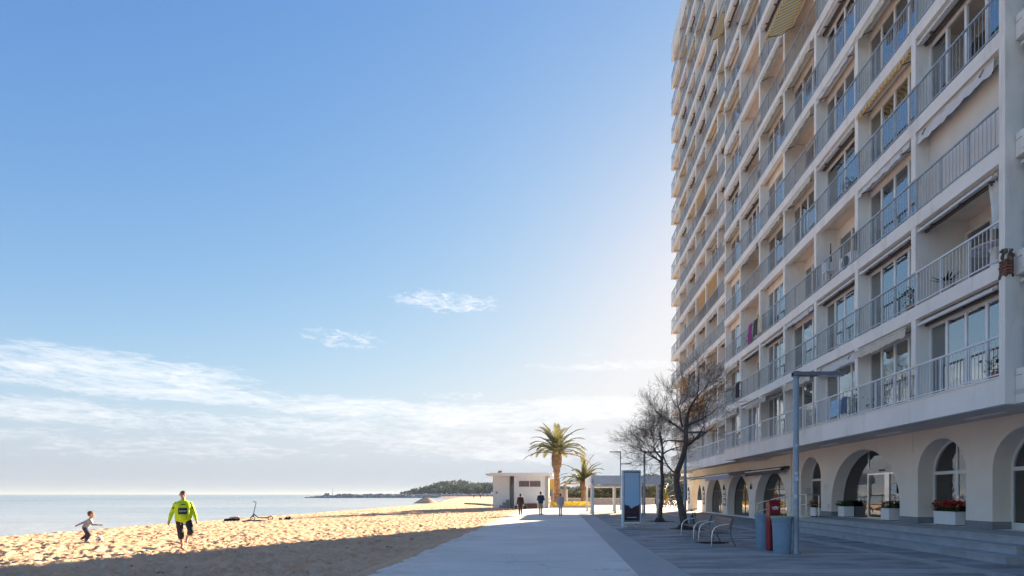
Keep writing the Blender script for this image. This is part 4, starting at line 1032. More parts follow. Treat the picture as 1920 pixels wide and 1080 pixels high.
TA = [(0, 0, -.1, .25), (-.03, 0, .35, .19), (-.20, .1, 1.25, .165), (-.36, .15, 2.2, .15), (-.34, .12, 2.8, .145), (-.05, .05, 3.6, .13), (.06, 0, 4.2, .12), (.04, -.05, 4.9, .095), (.12, -.1, 5.5, .08)]
bare_tree('big bare tree with a leaning dark trunk behind the wooden benches', (6.10, 26.1), TA,
          [((.04, 0, 4.05), (1.0, .1, .42), 1.35, .085), ((.12, -.1, 5.5), (.12, 0, 1), 1.15, .07), ((.05, 0, 4.7), (-.8, .2, .55), 1.2, .06), ((.04, 0, 4.95), (.75, -.3, .75), 1.15, .06), ((-.1, 0, 5.0), (-.45, -.3, .8), 1.1, .055), ((-.35, .1, 2.7), (-.75, .4, .62), 1.25, .05), ((.06, 0, 4.4), (.2, .8, .5), 1.0, .05), ((.0, 0, 4.3), (-.9, -.2, .18), 1.1, .045)], 12, 1.6, .8, (0, 0, .2))
TB = [(0, 0, -.1, .20), (.02, 0, .3, .15), (.10, 0, 1.3, .125), (.14, .05, 1.9, .12), (.18, 0, 2.7, .115), (.12, 0, 3.3, .11), (.14, 0, 3.9, .10), (.2, 0, 4.3, .08)]
bare_tree('slimmer bare tree standing to the left of the big leaning one', (6.22, 33.3), TB,
          [((.14, 0, 3.75), (-1, .1, .30), 1.35, .055), ((.14, 0, 3.9), (-.6, .2, .9), 1.35, .065), ((.2, 0, 4.3), (.15, 0, 1), 1.2, .06), ((.2, 0, 4.2), (.75, -.2, .7), 1.1, .055), ((.14, 0, 3.6), (-.9, -.3, .55), 1.25, .05), ((.2, 0, 4.2), (-.25, -.4, .9), 1.2, .055)], 27, 1.5, .8, (-.1, 0, .15))

# ================================================================== STREET FURNITURE
def lamp(label, x, y, h, arms, rad=.08):
    t = thing('street_lamp', label, 'street lamp', (x, y, 0.018), group='street lamps along the plaza')
    q = MB(); q.lathe([(rad*2.0, 0), (rad*2.0, .012), (rad*1.06, .014), (rad, .03), (rad, .9), (rad*1.02, .905), (rad*1.02, 1.25), (rad, 1.255), (rad, h-.02), (rad*.9, h)], 18); autosmooth(q.obj('pole', M_GALV, t))
    q = MB()
    for k in range(4): q.cyl((rad*1.6*math.cos(k*1.57+.7), rad*1.6*math.sin(k*1.57+.7), .01), (rad*1.6*math.cos(k*1.57+.7), rad*1.6*math.sin(k*1.57+.7), .05), .015, n=6)
    q.obj('bolts', M_CHROME, t)
    for (x0, x1, z) in arms:
        q = MB(); q.bbox(min(x0, x1), max(x0, x1), -.09, .09, z-.055, z+.055, .02); q.box(min(x0, x1)+.0, min(x0, x1)+.18, -.1, .1, z-.065, z+.06) if x1 > x0 else None; a = q.obj('arm', M_GALVD, t)
        q = MB(); q.box((x0+x1)/2 if x1 > x0 else x1+.05, x1-.06 if x1 > x0 else (x0+x1)/2, -.06, .06, z-.066, z-.056); q.obj('lens', M_CURT[1], a)
lamp('grey street lamp with a flat arm beside the litter bins', 6.66, 15.05, 5.16, [(-.09, 1.34, 5.08)], .078)
lamp('grey street lamp standing behind the big bare tree trunk', 6.9, 29.4, 5.2, [(-.06, 1.2, 5.1)])
lamp('grey street lamp between the advertising panel and the slimmer bare tree', 6.85, 43.3, 5.25, [(-.05, 1.4, 5.12)])
lamp('farthest street lamp with two staggered arms behind the shelter', 6.6, 58.0, 6.4, [(.05, -1.2, 6.3), (-.05, 1.1, 5.0)])
q = MB(); q.cyl((6.45, 41.6, 0), (6.45, 41.6, 2.6), .045, n=8); tag(q.obj('signpost', M_GALVD), 'thin bare grey post close to the third street lamp', 'post')

pole = [o for o in COL.objects if o.name == 'street_lamp'][0]
for (z, a, w_, h_) in ((2.28, 4.5, .10, .07), (2.12, 4.75, .13, .12), (1.62, 4.2, .09, .11), (3.05, 4.6, .07, .05)):
    q = MB(); r = random.Random(int(z*100)); n = 7; vs = []
    for i in range(n+1):
        t = a-w_/.16+2*w_/.16*i/n
        for zz in (z-h_/2+r.uniform(-.02, .02), z+h_/2+r.uniform(-.02, .02)): vs.append((.0805*math.cos(t), .0805*math.sin(t), zz))
    q.add(vs, [(2*i, 2*i+2, 2*i+3, 2*i+1) for i in range(n)]); q.obj('torn_sticker', mat('sticker_paper', (.6, .62, .64), .8, var=.2, scale=20), pole)
# benches
def bench_meshes():
    L = 2.05; out = {}
    seat = [(0.06+i*.115, 0.06+i*.115+.10, .44+.012*abs(i-1.5)) for i in range(4)]
    out['seat'] = []
    for a, b_, z in seat:
        q = MB(); q.bbox(a, b_, .04, L-.04, z, z+.035, .012); out['seat'].append(q.mesh('slat', M_WOOD))
    out['back'] = []
    for i in range(3):
        z = .56+i*.125; x = .535+i*.035; q = MB()
        q.add([(x, .04, z), (x+.032, .04, z), (x+.062, .04, z+.11), (x+.03, .04, z+.11), (x, L-.04, z), (x+.032, L-.04, z), (x+.062, L-.04, z+.11), (x+.03, L-.04, z+.11)], [(0,1,2,3), (7,6,5,4), (0,4,5,1), (1,5,6,2), (2,6,7,3), (3,7,4,0)])
        out['back'].append(q.mesh('slat', M_WOOD))
    def leg(y):
        q = MB(); q.path([(0.0, y, 0), (.01, y, .30), (.03, y, .48), (.10, y, .60), (.24, y, .675), (.42, y, .70), (.56, y, .72)], .022, 8); return q.mesh('armrest', M_CHROME)
    def back(y):
        q = MB(); q.path([(.78, y, 0), (.66, y, .2), (.60, y, .42), (.62, y, .62), (.70, y, .92)], .022, 8, 0); q.path([(.02, y, .42), (.3, y, .425), (.60, y, .42)], .018, 6); return q.mesh('leg', M_GALVD)
    out['arm'] = [leg(.10), leg(L-.10)]; out['leg'] = [back(.10), back(L-.10)]
    q = MB(); q.cyl((.3, .1, .415), (.3, L-.1, .415), .02, n=6); out['bar'] = q.mesh('stretcher', M_GALVD)
    return out
BM = bench_meshes()
def bench(label, x, y, rz):
    t = thing('park_bench', label, 'bench', (x, y, 0.01), rz, group='wooden benches on the plaza')
    for m_ in BM['seat']: place('seat_slat', m_, t)
    for m_ in BM['back']: place('back_slat', m_, t)
    for m_ in BM['arm']: autosmooth(place('armrest', m_, t))
    for m_ in BM['leg']: autosmooth(place('leg', m_, t))
    place('stretcher', BM['bar'], t)
bench('nearer wooden bench with steel armrests, closest to the litter bins', 4.93, 17.25, R(-2)); bench('farther wooden bench in front of the big bare tree', 4.97, 19.75, R(1))

# litter bins and the red dispenser
def litter_bin(label, x, y, rim):
    t = thing('litter_bin', label, 'bin', (x, y, 0.012), group='blue-grey litter bins by the lamp post')
    q = MB(); q.lathe([(.225, 0), (.235, .02), (.262, .80), (.275, .81), (.278, .84), (.266, .85), (.29, .98), (.302, 1.0), (.305, 1.045), (.285, 1.05), (.27, 1.0), (.22, .3)], 28, caps=False); q.lathe([(.0, 0.002), (.225, 0.0)], 28, caps=False); autosmooth(q.obj('body', M_BIN, t), 35)
    q = MB(); q.lathe([(.308, 1.03), (.311, 1.062), (.280, 1.068), (.262, .98), (.262, .96)], 28, caps=False); q.obj('rim', rim, t)
    q = MB(); q.lathe([(.0, .55), (.24, .56)], 20, caps=False); q.obj('litter', M_BLACK, t)
litter_bin('nearer blue-grey litter bin with a yellowish rim right beside the lamp post', 6.36, 15.28, M_BINRIM); litter_bin('farther blue-grey litter bin left of the red box', 6.42, 16.75, M_BIN)
rd = thing('waste_bag_dispenser', 'tall dark red metal box with white dog symbol between the litter bins', 'dispenser', (6.43, 16.1, 0.012))
q = MB(); q.bbox(-.16, .17, -.15, .15, 0.02, 1.46, .02); q.obj('body', M_RED, rd)
q = MB(); q.bbox(-.17, .18, -.16, .16, 1.461, 1.52, .02); q.obj('lid', M_RED, rd)
q = MB(); q.box(-.14, .15, -.14, .14, 0, .02); q.obj('foot', M_BLACK, rd)
q = MB(); y_ = -.153
for (cx, s) in ((-.035, 1), (.055, -1)):
    q.box(cx-.035, cx+.03, y_-.003, y_, 1.27, 1.30); q.box(cx-.035, cx-.02, y_-.003, y_, 1.225, 1.27); q.box(cx+.015, cx+.03, y_-.003, y_, 1.225, 1.27)
    q.box(cx+s*.025-.012, cx+s*.025+.022, y_-.003, y_, 1.3, 1.335); q.box(cx-s*.05-.008, cx-s*.05+.008, y_-.003, y_, 1.29, 1.325)
q.obj('symbol', M_PAINTW, rd)
q = MB(); q.box(-.10, .10, -.158, -.151, 1.06, 1.13); q.obj('slot', M_BLACK, rd)

# handrail
hr = thing('handrail', 'stainless steel handrail along the access ramp', 'handrail', (12.05, 26.1, 0))
def hz(y): return np.interp(y, [26.1, 28.2, 32.6], [.60, .56, .06])
P = [(0, y-26.1, hz(y)+1.08) for y in (32.6, 30.4, 28.2, 26.1)]+[(.62, 0, .6+1.08)]
q = MB(); q.path(P, .025, 8); autosmooth(q.obj('top_rail', M_CHROME, hr))
q = MB(); q.path([(p[0], p[1], p[2]-.48) for p in P], .02, 8); autosmooth(q.obj('lower_rail', M_CHROME, hr))
for (x, y) in ((0, 32.6), (0, 28.7), (0, 26.1), (.62, 26.1)):
    q = MB(); z = float(hz(y)); q.cyl((x, y-26.1, z-.02), (x, y-26.1, z+1.08), .022, n=8); q.obj('post', M_CHROME, hr)

# planters
def planter(label, x, y, z, w, l, h, flowers, seed, spread=.0):
    t = thing('planter', label, 'planter', (x, y, z), group='white flower boxes at the arcade doors')
    q = MB(); c = .03; q.bbox(0, w, 0, l, .03, h, .012); q.obj('box', M_PLANT, t); q = MB(); q.box(.03, w-.03, .03, l-.03, 0, .03); q.obj('base', M_BLACK, t)
    q = MB(); q.box(.03, w-.03, .03, l-.03, h+.001, h+.012); q.obj('soil', M_SOIL, t)
    r = random.Random(seed); q = MB()
    leaf_mass(q, int(340*l/.55), lambda r: (r.uniform(-spread, w+spread), r.uniform(-spread, l+spread), h+.02+.26*r.random()**1.3), .03, .075, r, up=.4)
    for _ in range(30): 
        a, b_ = r.uniform(.03, w-.03), r.uniform(.03, l-.03); q.cyl((a, b_, h), (a+r.uniform(-.1, .1), b_+r.uniform(-.1, .1), h+r.uniform(.15, .32)), .006, .004, 3)
    q.obj('foliage', M_LEAF, t)
    if flowers:
        for mt, n in ((M_REDF, flowers), (M_PINKF, flowers//3)):
            q = MB()
            for _ in range(n):
                c = Vector((r.uniform(-spread-.03, w+spread), r.uniform(-spread, l+spread), h+.10+.27*r.random()))
                for k in range(16):
                    d = Vector((r.gauss(0, 1), r.gauss(0, 1), r.gauss(0, 1))).normalized(); e = d.orthogonal().normalized(); f_ = d.cross(e); p = c+d*.036; s = .027
                    q.add([p-e*s, p-f_*s, p+e*s, p+f_*s], [(0,1,2,3)])
            q.obj('flower_heads', mt, t)
    return t
planter('long white flower box full of red flowers in front of the double glass door', 13.70, 18.5, .6, .45, 1.05, .50, 62, 1, .08)
planter('square white planter with low foliage at the near side of the sliding entrance', 13.68, 22.2, .6, .5, .55, .52, 3, 2, .06)
planter('square white planter with a green bush at the far side of the sliding entrance', 13.70, 25.75, .6, .5, .55, .52, 0, 3, .08)
planter('white flower box with red flowers in the narrow arch behind the handrail', 13.70, 28.6, .5, .5, .6, .5, 40, 4, .05)

# advertising panel
def print_mat():
    m_ = bpy.data.materials.new('poster_print'); m_.use_nodes = True; w = NT(m_.node_tree); b_ = w.n['Principled BSDF']
    tc = w.n.new('ShaderNodeTexCoord'); o = w.xyz(tc.outputs['Object']); P_ = tc.outputs['Object']
    n_ = w.noise(P_, 5.0, 5, .65)
    edge = w.math('ADD', w.math('MULTIPLY', w.math('ABSOLUTE', w.math('SUBTRACT', o[0], .42)), .55), w.math('ADD', .98, w.math('MULTIPLY', w.math('SUBTRACT', n_, .5), .35)))
    k = w.maprange(w.math('SUBTRACT', o[2], edge), -.015, .015)
    skyc = w.mix(w.maprange(o[2], 1.0, 2.7), (.40, .64, .88), (.48, .66, .84)); skyc = w.mix(w.maprange(w.noise(P_, 1.6, 4, .6), .52, .75), skyc, (.46, .62, .78))
    crowd = w.mix(w.maprange(w.noise(P_, 11, 4, .7), .45, .6), (.018, .02, .035), (.10, .05, .06))
    crowd = w.mix(w.math('MULTIPLY', w.maprange(w.noise(P_, 7, 3, .6), .55, .63), w.maprange(o[2], .6, 1.05)), crowd, (.32, .06, .05))
    w.put(b_.inputs['Base Color'], w.mix(k, crowd, skyc)); b_.inputs['Roughness'].default_value = .4
    return m_
tp = thing('advertising_panel', 'free-standing advertising panel with a blue sky and dark crowd picture', 'sign', (3.28, 27.25, 0.012), R(9))
q = MB(); q.box(-.10, 0, 0, .16, 0, 2.92); q.obj('side_post', mat('panel_frame_blue', (.62, .74, .80), .4, var=.03), tp)
q = MB(); q.box(0.001, .84, .03, .13, .28, 2.86); q.obj('backing', M_GALVD, tp)
q = MB(); q.box(.03, .81, .018, .0295, .36, 2.80); q.obj('poster', print_mat(), tp)
q = MB(); q.box(0.001, .86, .0, .16, 2.861, 2.93); q.box(.841, .88, 0, .16, .25, 2.93); q.obj('frame', MATS['panel_frame_blue'], tp)
q = MB(); q.box(.02, .82, .01, .15, .2, .279); q.obj('bottom_rail', M_PAINTW, tp)
for x in (.1, .62):
    q = MB(); q.box(x, x+.08, -.18, .34, 0, .035); q.box(x+.02, x+.06, .05, .12, .035, .2); q.obj('foot', M_CHROME, tp)
q = MB(); q.box(.16, .66, .014, .018, .50, .525); q.obj('caption_bar', M_PAINTW, tp)
# ================================================================== PEOPLE
def body_mesh(name, caps, mt, vox, smooth=2):
    q = MB()
    for c in caps:
        if len(c) == 4: q.capsule(c[0], c[1], c[2], c[3], 10)
        else: q.ball(c[0], c[1], 12, 10, 0, c[2])
    me = q.mesh(name, mt); o = bpy.data.objects.new(name, me); COL.objects.link(o)
    r = o.modifiers.new('r', 'REMESH'); r.mode = 'VOXEL'; r.voxel_size = vox; r.use_smooth_shade = True
    s = o.modifiers.new('s', 'SMOOTH'); s.factor = 0.5; s.iterations = smooth
    bpy.context.view_layer.update(); dg = bpy.context.evaluated_depsgraph_get()
    m2 = bpy.data.meshes.new_from_object(o.evaluated_get(dg)); m2.name = name
    bpy.data.objects.remove(o); m2.materials.clear(); m2.materials.append(mt)
    m2.polygons.foreach_set('use_smooth', [True]*len(m2.polygons)); return m2
V = Vector
def hand(caps, wrist, d, side, s=1.0):
    """relaxed hand: palm, four curled fingers of different length and a thumb leaving the side of the palm"""
    d = V(d).normalized(); side = V(side); side = (side-d*side.dot(d)).normalized(); nrm = d.cross(side)
    w = V(wrist); caps.append((w, w+d*.085*s, .027*s, .034*s))
    for i, (o, l) in enumerate(((-.030, .072), (-.010, .085), (.010, .079), (.030, .062))):
        a = w+d*.085*s+side*o*s; b = a+d*l*.55*s+nrm*.010*s; c = b+d*l*.40*s+nrm*.028*s
        caps += [(w+d*.05*s+side*o*.8*s, a, .012*s, .0105*s), (a, b, .0105*s, .0095*s), (b, c, .0095*s, .008*s)]
    a = w+d*.03*s-side*.03*s; b = a+d*.035*s-side*.028*s+nrm*.012*s
    caps += [(a, b, .014*s, .012*s), (b, b+d*.032*s+nrm*.01*s, .011*s, .009*s)]
def foot(caps, ank, fwd, s=1.0, r=.042):
    f = V(fwd).normalized(); a = V(ank); caps += [(a+V((0,0,-.035*s))-f*.045*s, a+f*.14*s+V((0,0,-.05*s)), r*s, .032*s), (a, a+V((0,0,-.035*s)), r*s, r*s)]
    side = f.cross(V((0,0,1)))
    for i in range(5): p = a+f*(.15-.008*i)*s+side*(i-2)*.016*s+V((0,0,-.055*s)); caps.append((p, p+f*.03*s, .013*s, .010*s))
def head(caps, neck, fwd, s=1.0):
    """skull, jaw, nose, ears, brow, lips"""
    f = V(fwd).normalized(); n = V(neck); side = f.cross(V((0,0,1))); up = V((0,0,1)); c = n+up*.165*s+f*.02*s
    caps += [(n-up*.10*s, n+up*.07*s+f*.01*s, .056*s, .052*s), (c, .098*s, (.80, .95, 1.12) if abs(f.y) > .7 else (.95, .80, 1.12)), (c-up*.06*s+f*.025*s, c-up*.085*s+f*.05*s, .060*s, .045*s),
             (c-up*.0*s+f*.088*s, c-up*.035*s+f*.108*s, .010*s, .016*s), (c-up*.068*s+f*.085*s-side*.018*s, c-up*.068*s+f*.085*s+side*.018*s, .010*s, .010*s)]
    for k in (-1, 1): caps += [(c+side*k*.082*s-up*.02*s, c+side*k*.086*s+up*.02*s, .014*s, .018*s), (c+f*.083*s+side*k*.032*s+up*.028*s, c+f*.082*s+side*k*.045*s+up*.026*s, .010*s, .009*s)]
    return c
def eyes(c, fwd, par, s=1.0):
    f = V(fwd).normalized(); side = f.cross(V((0,0,1)))
    for k in (-1, 1):
        q = MB(); q.ball(c+f*.086*s+side*k*.034*s+V((0,0,.006*s)), .011*s, 8, 6); q.obj('eye', M_BLACK, par, smooth=True)
def person(label, loc, J, cloth, fwd, s=1.0, hs=None, rz=0, vox=.014, group=None, extra=None, sc=1.0):
    """J: joint positions; cloth: list of (part name, capsules, material)"""
    caps = []; hs = hs or s; c = head(caps, J['neck'], fwd, hs)
    sh, el, wr, hp, kn, an = (J[k] for k in ('sh', 'el', 'wr', 'hp', 'kn', 'an'))
    chest = (V(sh[0])+V(sh[1]))/2; pel = (V(hp[0])+V(hp[1]))/2
    caps += [(chest+V((0,0,-.08*s)), pel+V((0,0,.1*s)), .125*s, .115*s), (sh[0], sh[1], .052*s, .052*s), (chest, V(J['neck'])-V((0,0,.04*s)), .09*s, .06*s)]
    for k in (0, 1):
        caps += [(sh[k], el[k], .046*s, .037*s), (el[k], wr[k], .037*s, .026*s), (hp[k], kn[k], .075*s, .052*s), (kn[k], an[k], .050*s, .036*s)]
        d = V(wr[k])-V(el[k]); hand(caps, wr[k], d, J.get('handside', (0, 1, 0)), s*1.0); foot(caps, an[k], J['ff'][k], s)
    me = body_mesh('person', caps, M_SKIN, vox)
    o = place('person', me, None, loc, rz); tag(o, label, 'person', group); o.scale = (sc, sc, sc)
    for (nm, cs, mt) in cloth:
        place(nm, body_mesh(nm, cs, mt, vox), o)
    eyes(c, fwd, o, hs)
    return o, c
def torso(sh, hp, r0, r1, s=1.0, drop=.0, depth=.0):
    chest = (V(sh[0])+V(sh[1]))/2; pel = (V(hp[0])+V(hp[1]))/2; a = (V(sh[0])-chest); out = []
    for k in (-.45, 0, .45): out.append((chest+a*k+V((0,0,-.05)), pel+a*k*.82+V((0,0,.06-drop)), r0, r1))
    out.append((V(sh[0]), V(sh[1]), .062*s, .062*s)); return out
M_HAIRD = mat('dark_hair', (.028, .02, .016), .7, var=.3, scale=30); M_HAIRB = mat('brown_hair', (.13, .065, .035), .7, var=.3, scale=30); M_HAIRG = mat('grey_brown_hair', (.12, .09, .075), .7, var=.3, scale=30)
M_NEON = mat('neon_yellow_shirt', (.60, .84, .02), .7, var=.06, scale=6, bump=.3, bscale=20); M_DKSH = mat('dark_shorts', (.028, .028, .036), .75, var=.15, bump=.2)
def hair(c, fwd, s=1.0, low=.0, extra=()):
    f = V(fwd).normalized(); u = V((0,0,1)); xs = (.86, 1.0, .95) if abs(f.y) > .7 else (1.0, .86, .95)
    return [(c+u*.035*s-f*.018*s, .102*s, xs), (c-f*.05*s-u*(.02+low)*s, c-f*.045*s+u*.05*s, .062*s, .075*s)]+list(extra)

from mathutils.bvhtree import BVHTree
def decal(par, nm, part_name, rects, mt, off=.010, n=10):
    """flat print that follows the front of a garment"""
    g = [c for c in par.children if c.name.startswith(part_name)][0].data
    bv = BVHTree.FromPolygons([v.co[:] for v in g.vertices], [p.vertices[:] for p in g.polygons]); q = MB()
    for (x0, x1, z0, z1) in rects:
        vs = []
        for j in range(n+1):
            for i in range(n+1):
                x, z = x0+(x1-x0)*i/n, z0+(z1-z0)*j/n; h = bv.ray_cast(V((x, -1, z)), V((0, 1, 0)))[0]
                vs.append((x, (h.y if h else -.1)-off, z))
        q.add(vs, [(j*(n+1)+i, j*(n+1)+i+1, (j+1)*(n+1)+i+1, (j+1)*(n+1)+i) for j in range(n) for i in range(n)])
    return q.obj(nm, mt, par)
# --- man in the neon shirt, walking towards us, barefoot
J = dict(neck=V((0, 0, 1.47)), sh=(V((-.178, 0, 1.365)), V((.178, 0, 1.365))), el=(V((-.285, .03, 1.10)), V((.27, .02, 1.10))), wr=(V((-.335, -.05, .87)), V((.325, -.03, .87))),
         hp=(V((-.10, 0, .90)), V((.11, 0, .90))), kn=(V((-.06, -.05, .50)), V((.20, -.14, .55))), an=(V((-.03, .0, .10)), V((.08, .25, .36))), ff=(V((.1, -1, 0)), V((-.1, -.75, -.75))), handside=(0, 1, 0))
shirt = torso(J['sh'], J['hp'], .136, .148, 1, .03)
for k in (0, 1): shirt += [(J['sh'][k], J['el'][k], .068, .058), (J['el'][k], J['wr'][k].lerp(J['el'][k], .08), .060, .042)]
shirt += [((0, -.025, 1.10), (0, -.045, .98), .14, .15), ((0, 0, 1.43), (0, 0, 1.465), .085, .068), ((-.16, 0, 1.36), (0, .0, 1.43), .068, .08), ((.16, 0, 1.36), (0, .0, 1.43), .068, .08)]
sho = [(J['hp'][0]+V((0,0,.08)), J['hp'][1]+V((0,0,.08)), .112, .112)]
for k in (0, 1): sho += [(J['hp'][k], J['kn'][k], .098, .084), (J['kn'][k], J['kn'][k].lerp(J['an'][k], .30), .085, .080)]
hc = J['neck']+V((0,0,.165))+V((0,-1,0))*.02
man, c = person('man in a neon yellow long-sleeved shirt and dark shorts walking barefoot on sand', (-11.62, 16.45, 0.0), J, [('shirt', shirt, M_NEON), ('shorts', sho, M_DKSH), ('hair', hair(hc, (0,-1,0)), M_HAIRG)], (0, -1, 0), vox=.0105, sc=1.03, rz=R(31))
decal(man, 'chest_print', 'shirt', [(-.115, .105, 1.06, 1.25)], M_BLACK)
decal(man, 'chest_lettering', 'shirt', [(-.085+i*.036, -.060+i*.036, 1.13, 1.178) for i in range(5)], mat('print_grey', (.45, .47, .52), .6), .016, 3)
decal(man, 'collar_print', 'shirt', [(-.05, .06, 1.335, 1.36)], M_DKSH)
decal(man, 'sleeve_badge', 'shirt', [(-.262, -.225, 1.22, 1.27)], M_DKSH); decal(man, 'sleeve_badge', 'shirt', [(.215, .25, 1.22, 1.27)], M_DKSH)
decal(man, 'drawstring', 'shorts', [(-.058, -.046, .74, .84), (.055, .067, .74, .84)], M_PAINTW)

# --- running boy, leaning towards the ball on the right
b_ = .60
J = dict(neck=V((.10, 0, .80)), sh=(V((.055, .105, .745)), V((.085, -.105, .745))), el=(V((-.10, .17, .655)), V((.16, -.17, .60))), wr=(V((-.235, .20, .585)), V((.315, -.15, .585))),
         hp=(V((-.03, .055, .46)), V((-.03, -.055, .46))), kn=(V((.02, .06, .25)), V((.07, -.06, .26))), an=(V((-.13, .06, .14)), V((-.02, -.06, .06))), ff=(V((.75, 0, -.6)), V((1, 0, -.05))), handside=(0, 0, 1))
sw = torso(J['sh'], J['hp'], .089, .088, .62, -.0)
for k in (0, 1): sw += [(J['sh'][k], J['el'][k], .044, .037), (J['el'][k], J['wr'][k].lerp(J['el'][k], .1), .037, .028)]
tr = [(J['hp'][0]+V((0,0,.03)), J['hp'][1]+V((0,0,.03)), .078, .078)]
for k in (0, 1): tr += [(J['hp'][k], J['kn'][k], .070, .055), (J['kn'][k], J['an'][k].lerp(J['kn'][k], .12), .054, .042)]
f = V((1, 0, -.12)); s_ = .80
hc = J['neck']+V((0,0,.165*s_))+f.normalized()*.02*s_
M_GREYS = mat('grey_sweater', (.30, .31, .34), .85, var=.08, scale=12); M_NAVY = mat('navy_trousers', (.035, .038, .075), .8, var=.12)
boy, c = person('small boy in a grey sweater and navy trousers running after a football', (-16.42, 18.5, 0.02), J, [('sweater', sw, M_GREYS), ('trousers', tr, M_NAVY), ('hair', hair(hc, f, s_*1.08, .0, [(hc+V((random.Random(i).uniform(-.085,.03), random.Random(i+50).uniform(-.06,.06), random.Random(i+90).uniform(.0,.08))), .028, (1, 1, 1)) for i in range(14)]), M_HAIRB)], f, s=.62, hs=.80, vox=.0095, sc=1.06, rz=R(36))
# --- three walkers seen from behind
def walker(label, loc, stride, cloths, hairm, sc=1.0, arms='down', coat=False, lean=0.0, hand_dx=.0):
    t = stride
    J = dict(neck=V((lean, 0, 1.48)), sh=(V((-.19+lean, 0, 1.41)), V((.19+lean, 0, 1.41))), el=(V((-.25, -.02+.5*t, 1.13)), V((.25, -.02-.5*t, 1.13))), wr=(V((-.26-hand_dx, .02+t, .89)), V((.26+hand_dx, .02-t, .89))),
             hp=(V((-.09, 0, .92)), V((.09, 0, .92))), kn=(V((-.08, -.02-t*.5, .50)), V((.07, .08+t*.5, .51))), an=(V((-.07, -.10-t, .095)), V((.06, .06+t, .095))), ff=(V((0, 1, 0)), V((0, 1, .1))), handside=(0, 1, 0))
    if arms == 'front':
        J['el'] = (V((-.26, .02, 1.14)), V((.26, .02, 1.14))); J['wr'] = (V((-.14, .24, 1.12)), V((.14, .24, 1.10)))
    (m_top, m_leg, m_shoe) = cloths; f = V((0, 1, 0)); hc = J['neck']+V((0,0,.165))+f*.02
    top = torso(J['sh'], J['hp'], .137, .140, 1, .02 if not coat else .28)
    for k in (0, 1): top += [(J['sh'][k], J['el'][k], .066, .056), (J['el'][k], J['wr'][k], .056, .042)]
    leg = [(J['hp'][0]+V((0,0,.06)), J['hp'][1]+V((0,0,.06)), .105, .105)]
    for k in (0, 1): leg += [(J['hp'][k], J['kn'][k], .092, .068), (J['kn'][k], J['an'][k]+V((0,0,.02)), .068, .055)]
    sh = []
    for k in (0, 1): foot(sh, J['an'][k], J['ff'][k], 1.12, .046)
    o, c = person(label, loc, J, [('jacket' if coat else 'top', top, m_top), ('trousers', leg, m_leg), ('shoe', sh, m_shoe), ('hair', hair(hc, f, 1.0, .03), hairm)], (0, 1, 0), vox=.017, sc=sc, group='people strolling on the promenade')
    return o, J
wo, Jw = walker('woman in a dark brown coat and black trousers carrying bags on both sides', (-3.15, 42.5, .03), .10, (mat('brown_coat', (.055, .030, .028), .8, var=.15), mat('black_trousers', (.022, .02, .022), .8), M_BLACK), M_HAIRD, .98, coat=True, hand_dx=.02)
for k, (dx, dz) in enumerate(((-.36, .70), (.36, .70))):
    bg = thing('handbag', ['dark handbag hanging at the left side of the woman in brown', 'dark handbag hanging at the right side of the woman in brown'][k], 'bag', (-3.15+dx, 42.5+(.12 if k == 0 else -.08), .03), group='bags carried by the woman')
    q = MB(); q.bbox(-.13, .13, -.07, .07, .52, .78, .03); q.obj('bag_body', [M_BLACK, M_DKSH][k], bg)
    q = MB(); q.path([(-.08, 0, .78), (-.06, 0, .90), (0, 0, .93), (.06, 0, .90), (.08, 0, .78)], .012, 5); q.obj('strap', M_BLACK, bg)
walker('man in a navy sweater and khaki trousers standing with his back turned', (-1.57, 43.6, .03), .02, (mat('navy_sweater', (.028, .042, .075), .85, var=.12), mat('khaki_trousers', (.36, .29, .21), .85, var=.08), mat('brown_shoe', (.06, .04, .03), .6)), M_HAIRD, 1.08, arms='front')
walker('man in a pale grey jacket and light trousers walking away', (.04, 41.5, .03), .12, (mat('pale_grey_jacket', (.36, .37, .41), .85, var=.08), mat('light_grey_trousers', (.46, .46, .48), .85), M_BLACK), M_HAIRD, .99)
# two tiny strollers far along the beach
for k, (x, y) in enumerate(((-37.5, 232), (-35.2, 236))):
    o = thing('person', ['tiny distant stroller in dark clothes on the far beach, nearer the water', 'tiny distant stroller in dark clothes on the far beach, nearer the hut'][k], 'person', (x, y, 0.0), group='far strollers')
    q = MB(); q.capsule((-.08, -.1, .05), (-.06, 0, .85), .07, .1, 6); q.capsule((.08, .1, .05), (.06, 0, .85), .07, .1, 6); q.obj('trousers', M_DKSH, o)
    q = MB(); q.capsule((0, 0, .9), (0, 0, 1.38), .16, .17, 7); q.capsule((-.2, 0, 1.35), (-.26, .05, .85), .06, .05, 6); q.capsule((.2, 0, 1.35), (.26, -.05, .85), .06, .05, 6); q.obj('jacket', [M_DKSH, M_NAVY][k], o)
    q = MB(); q.ball((0, 0, 1.66), .11, 8, 6); q.obj('head', M_SKIN, o)

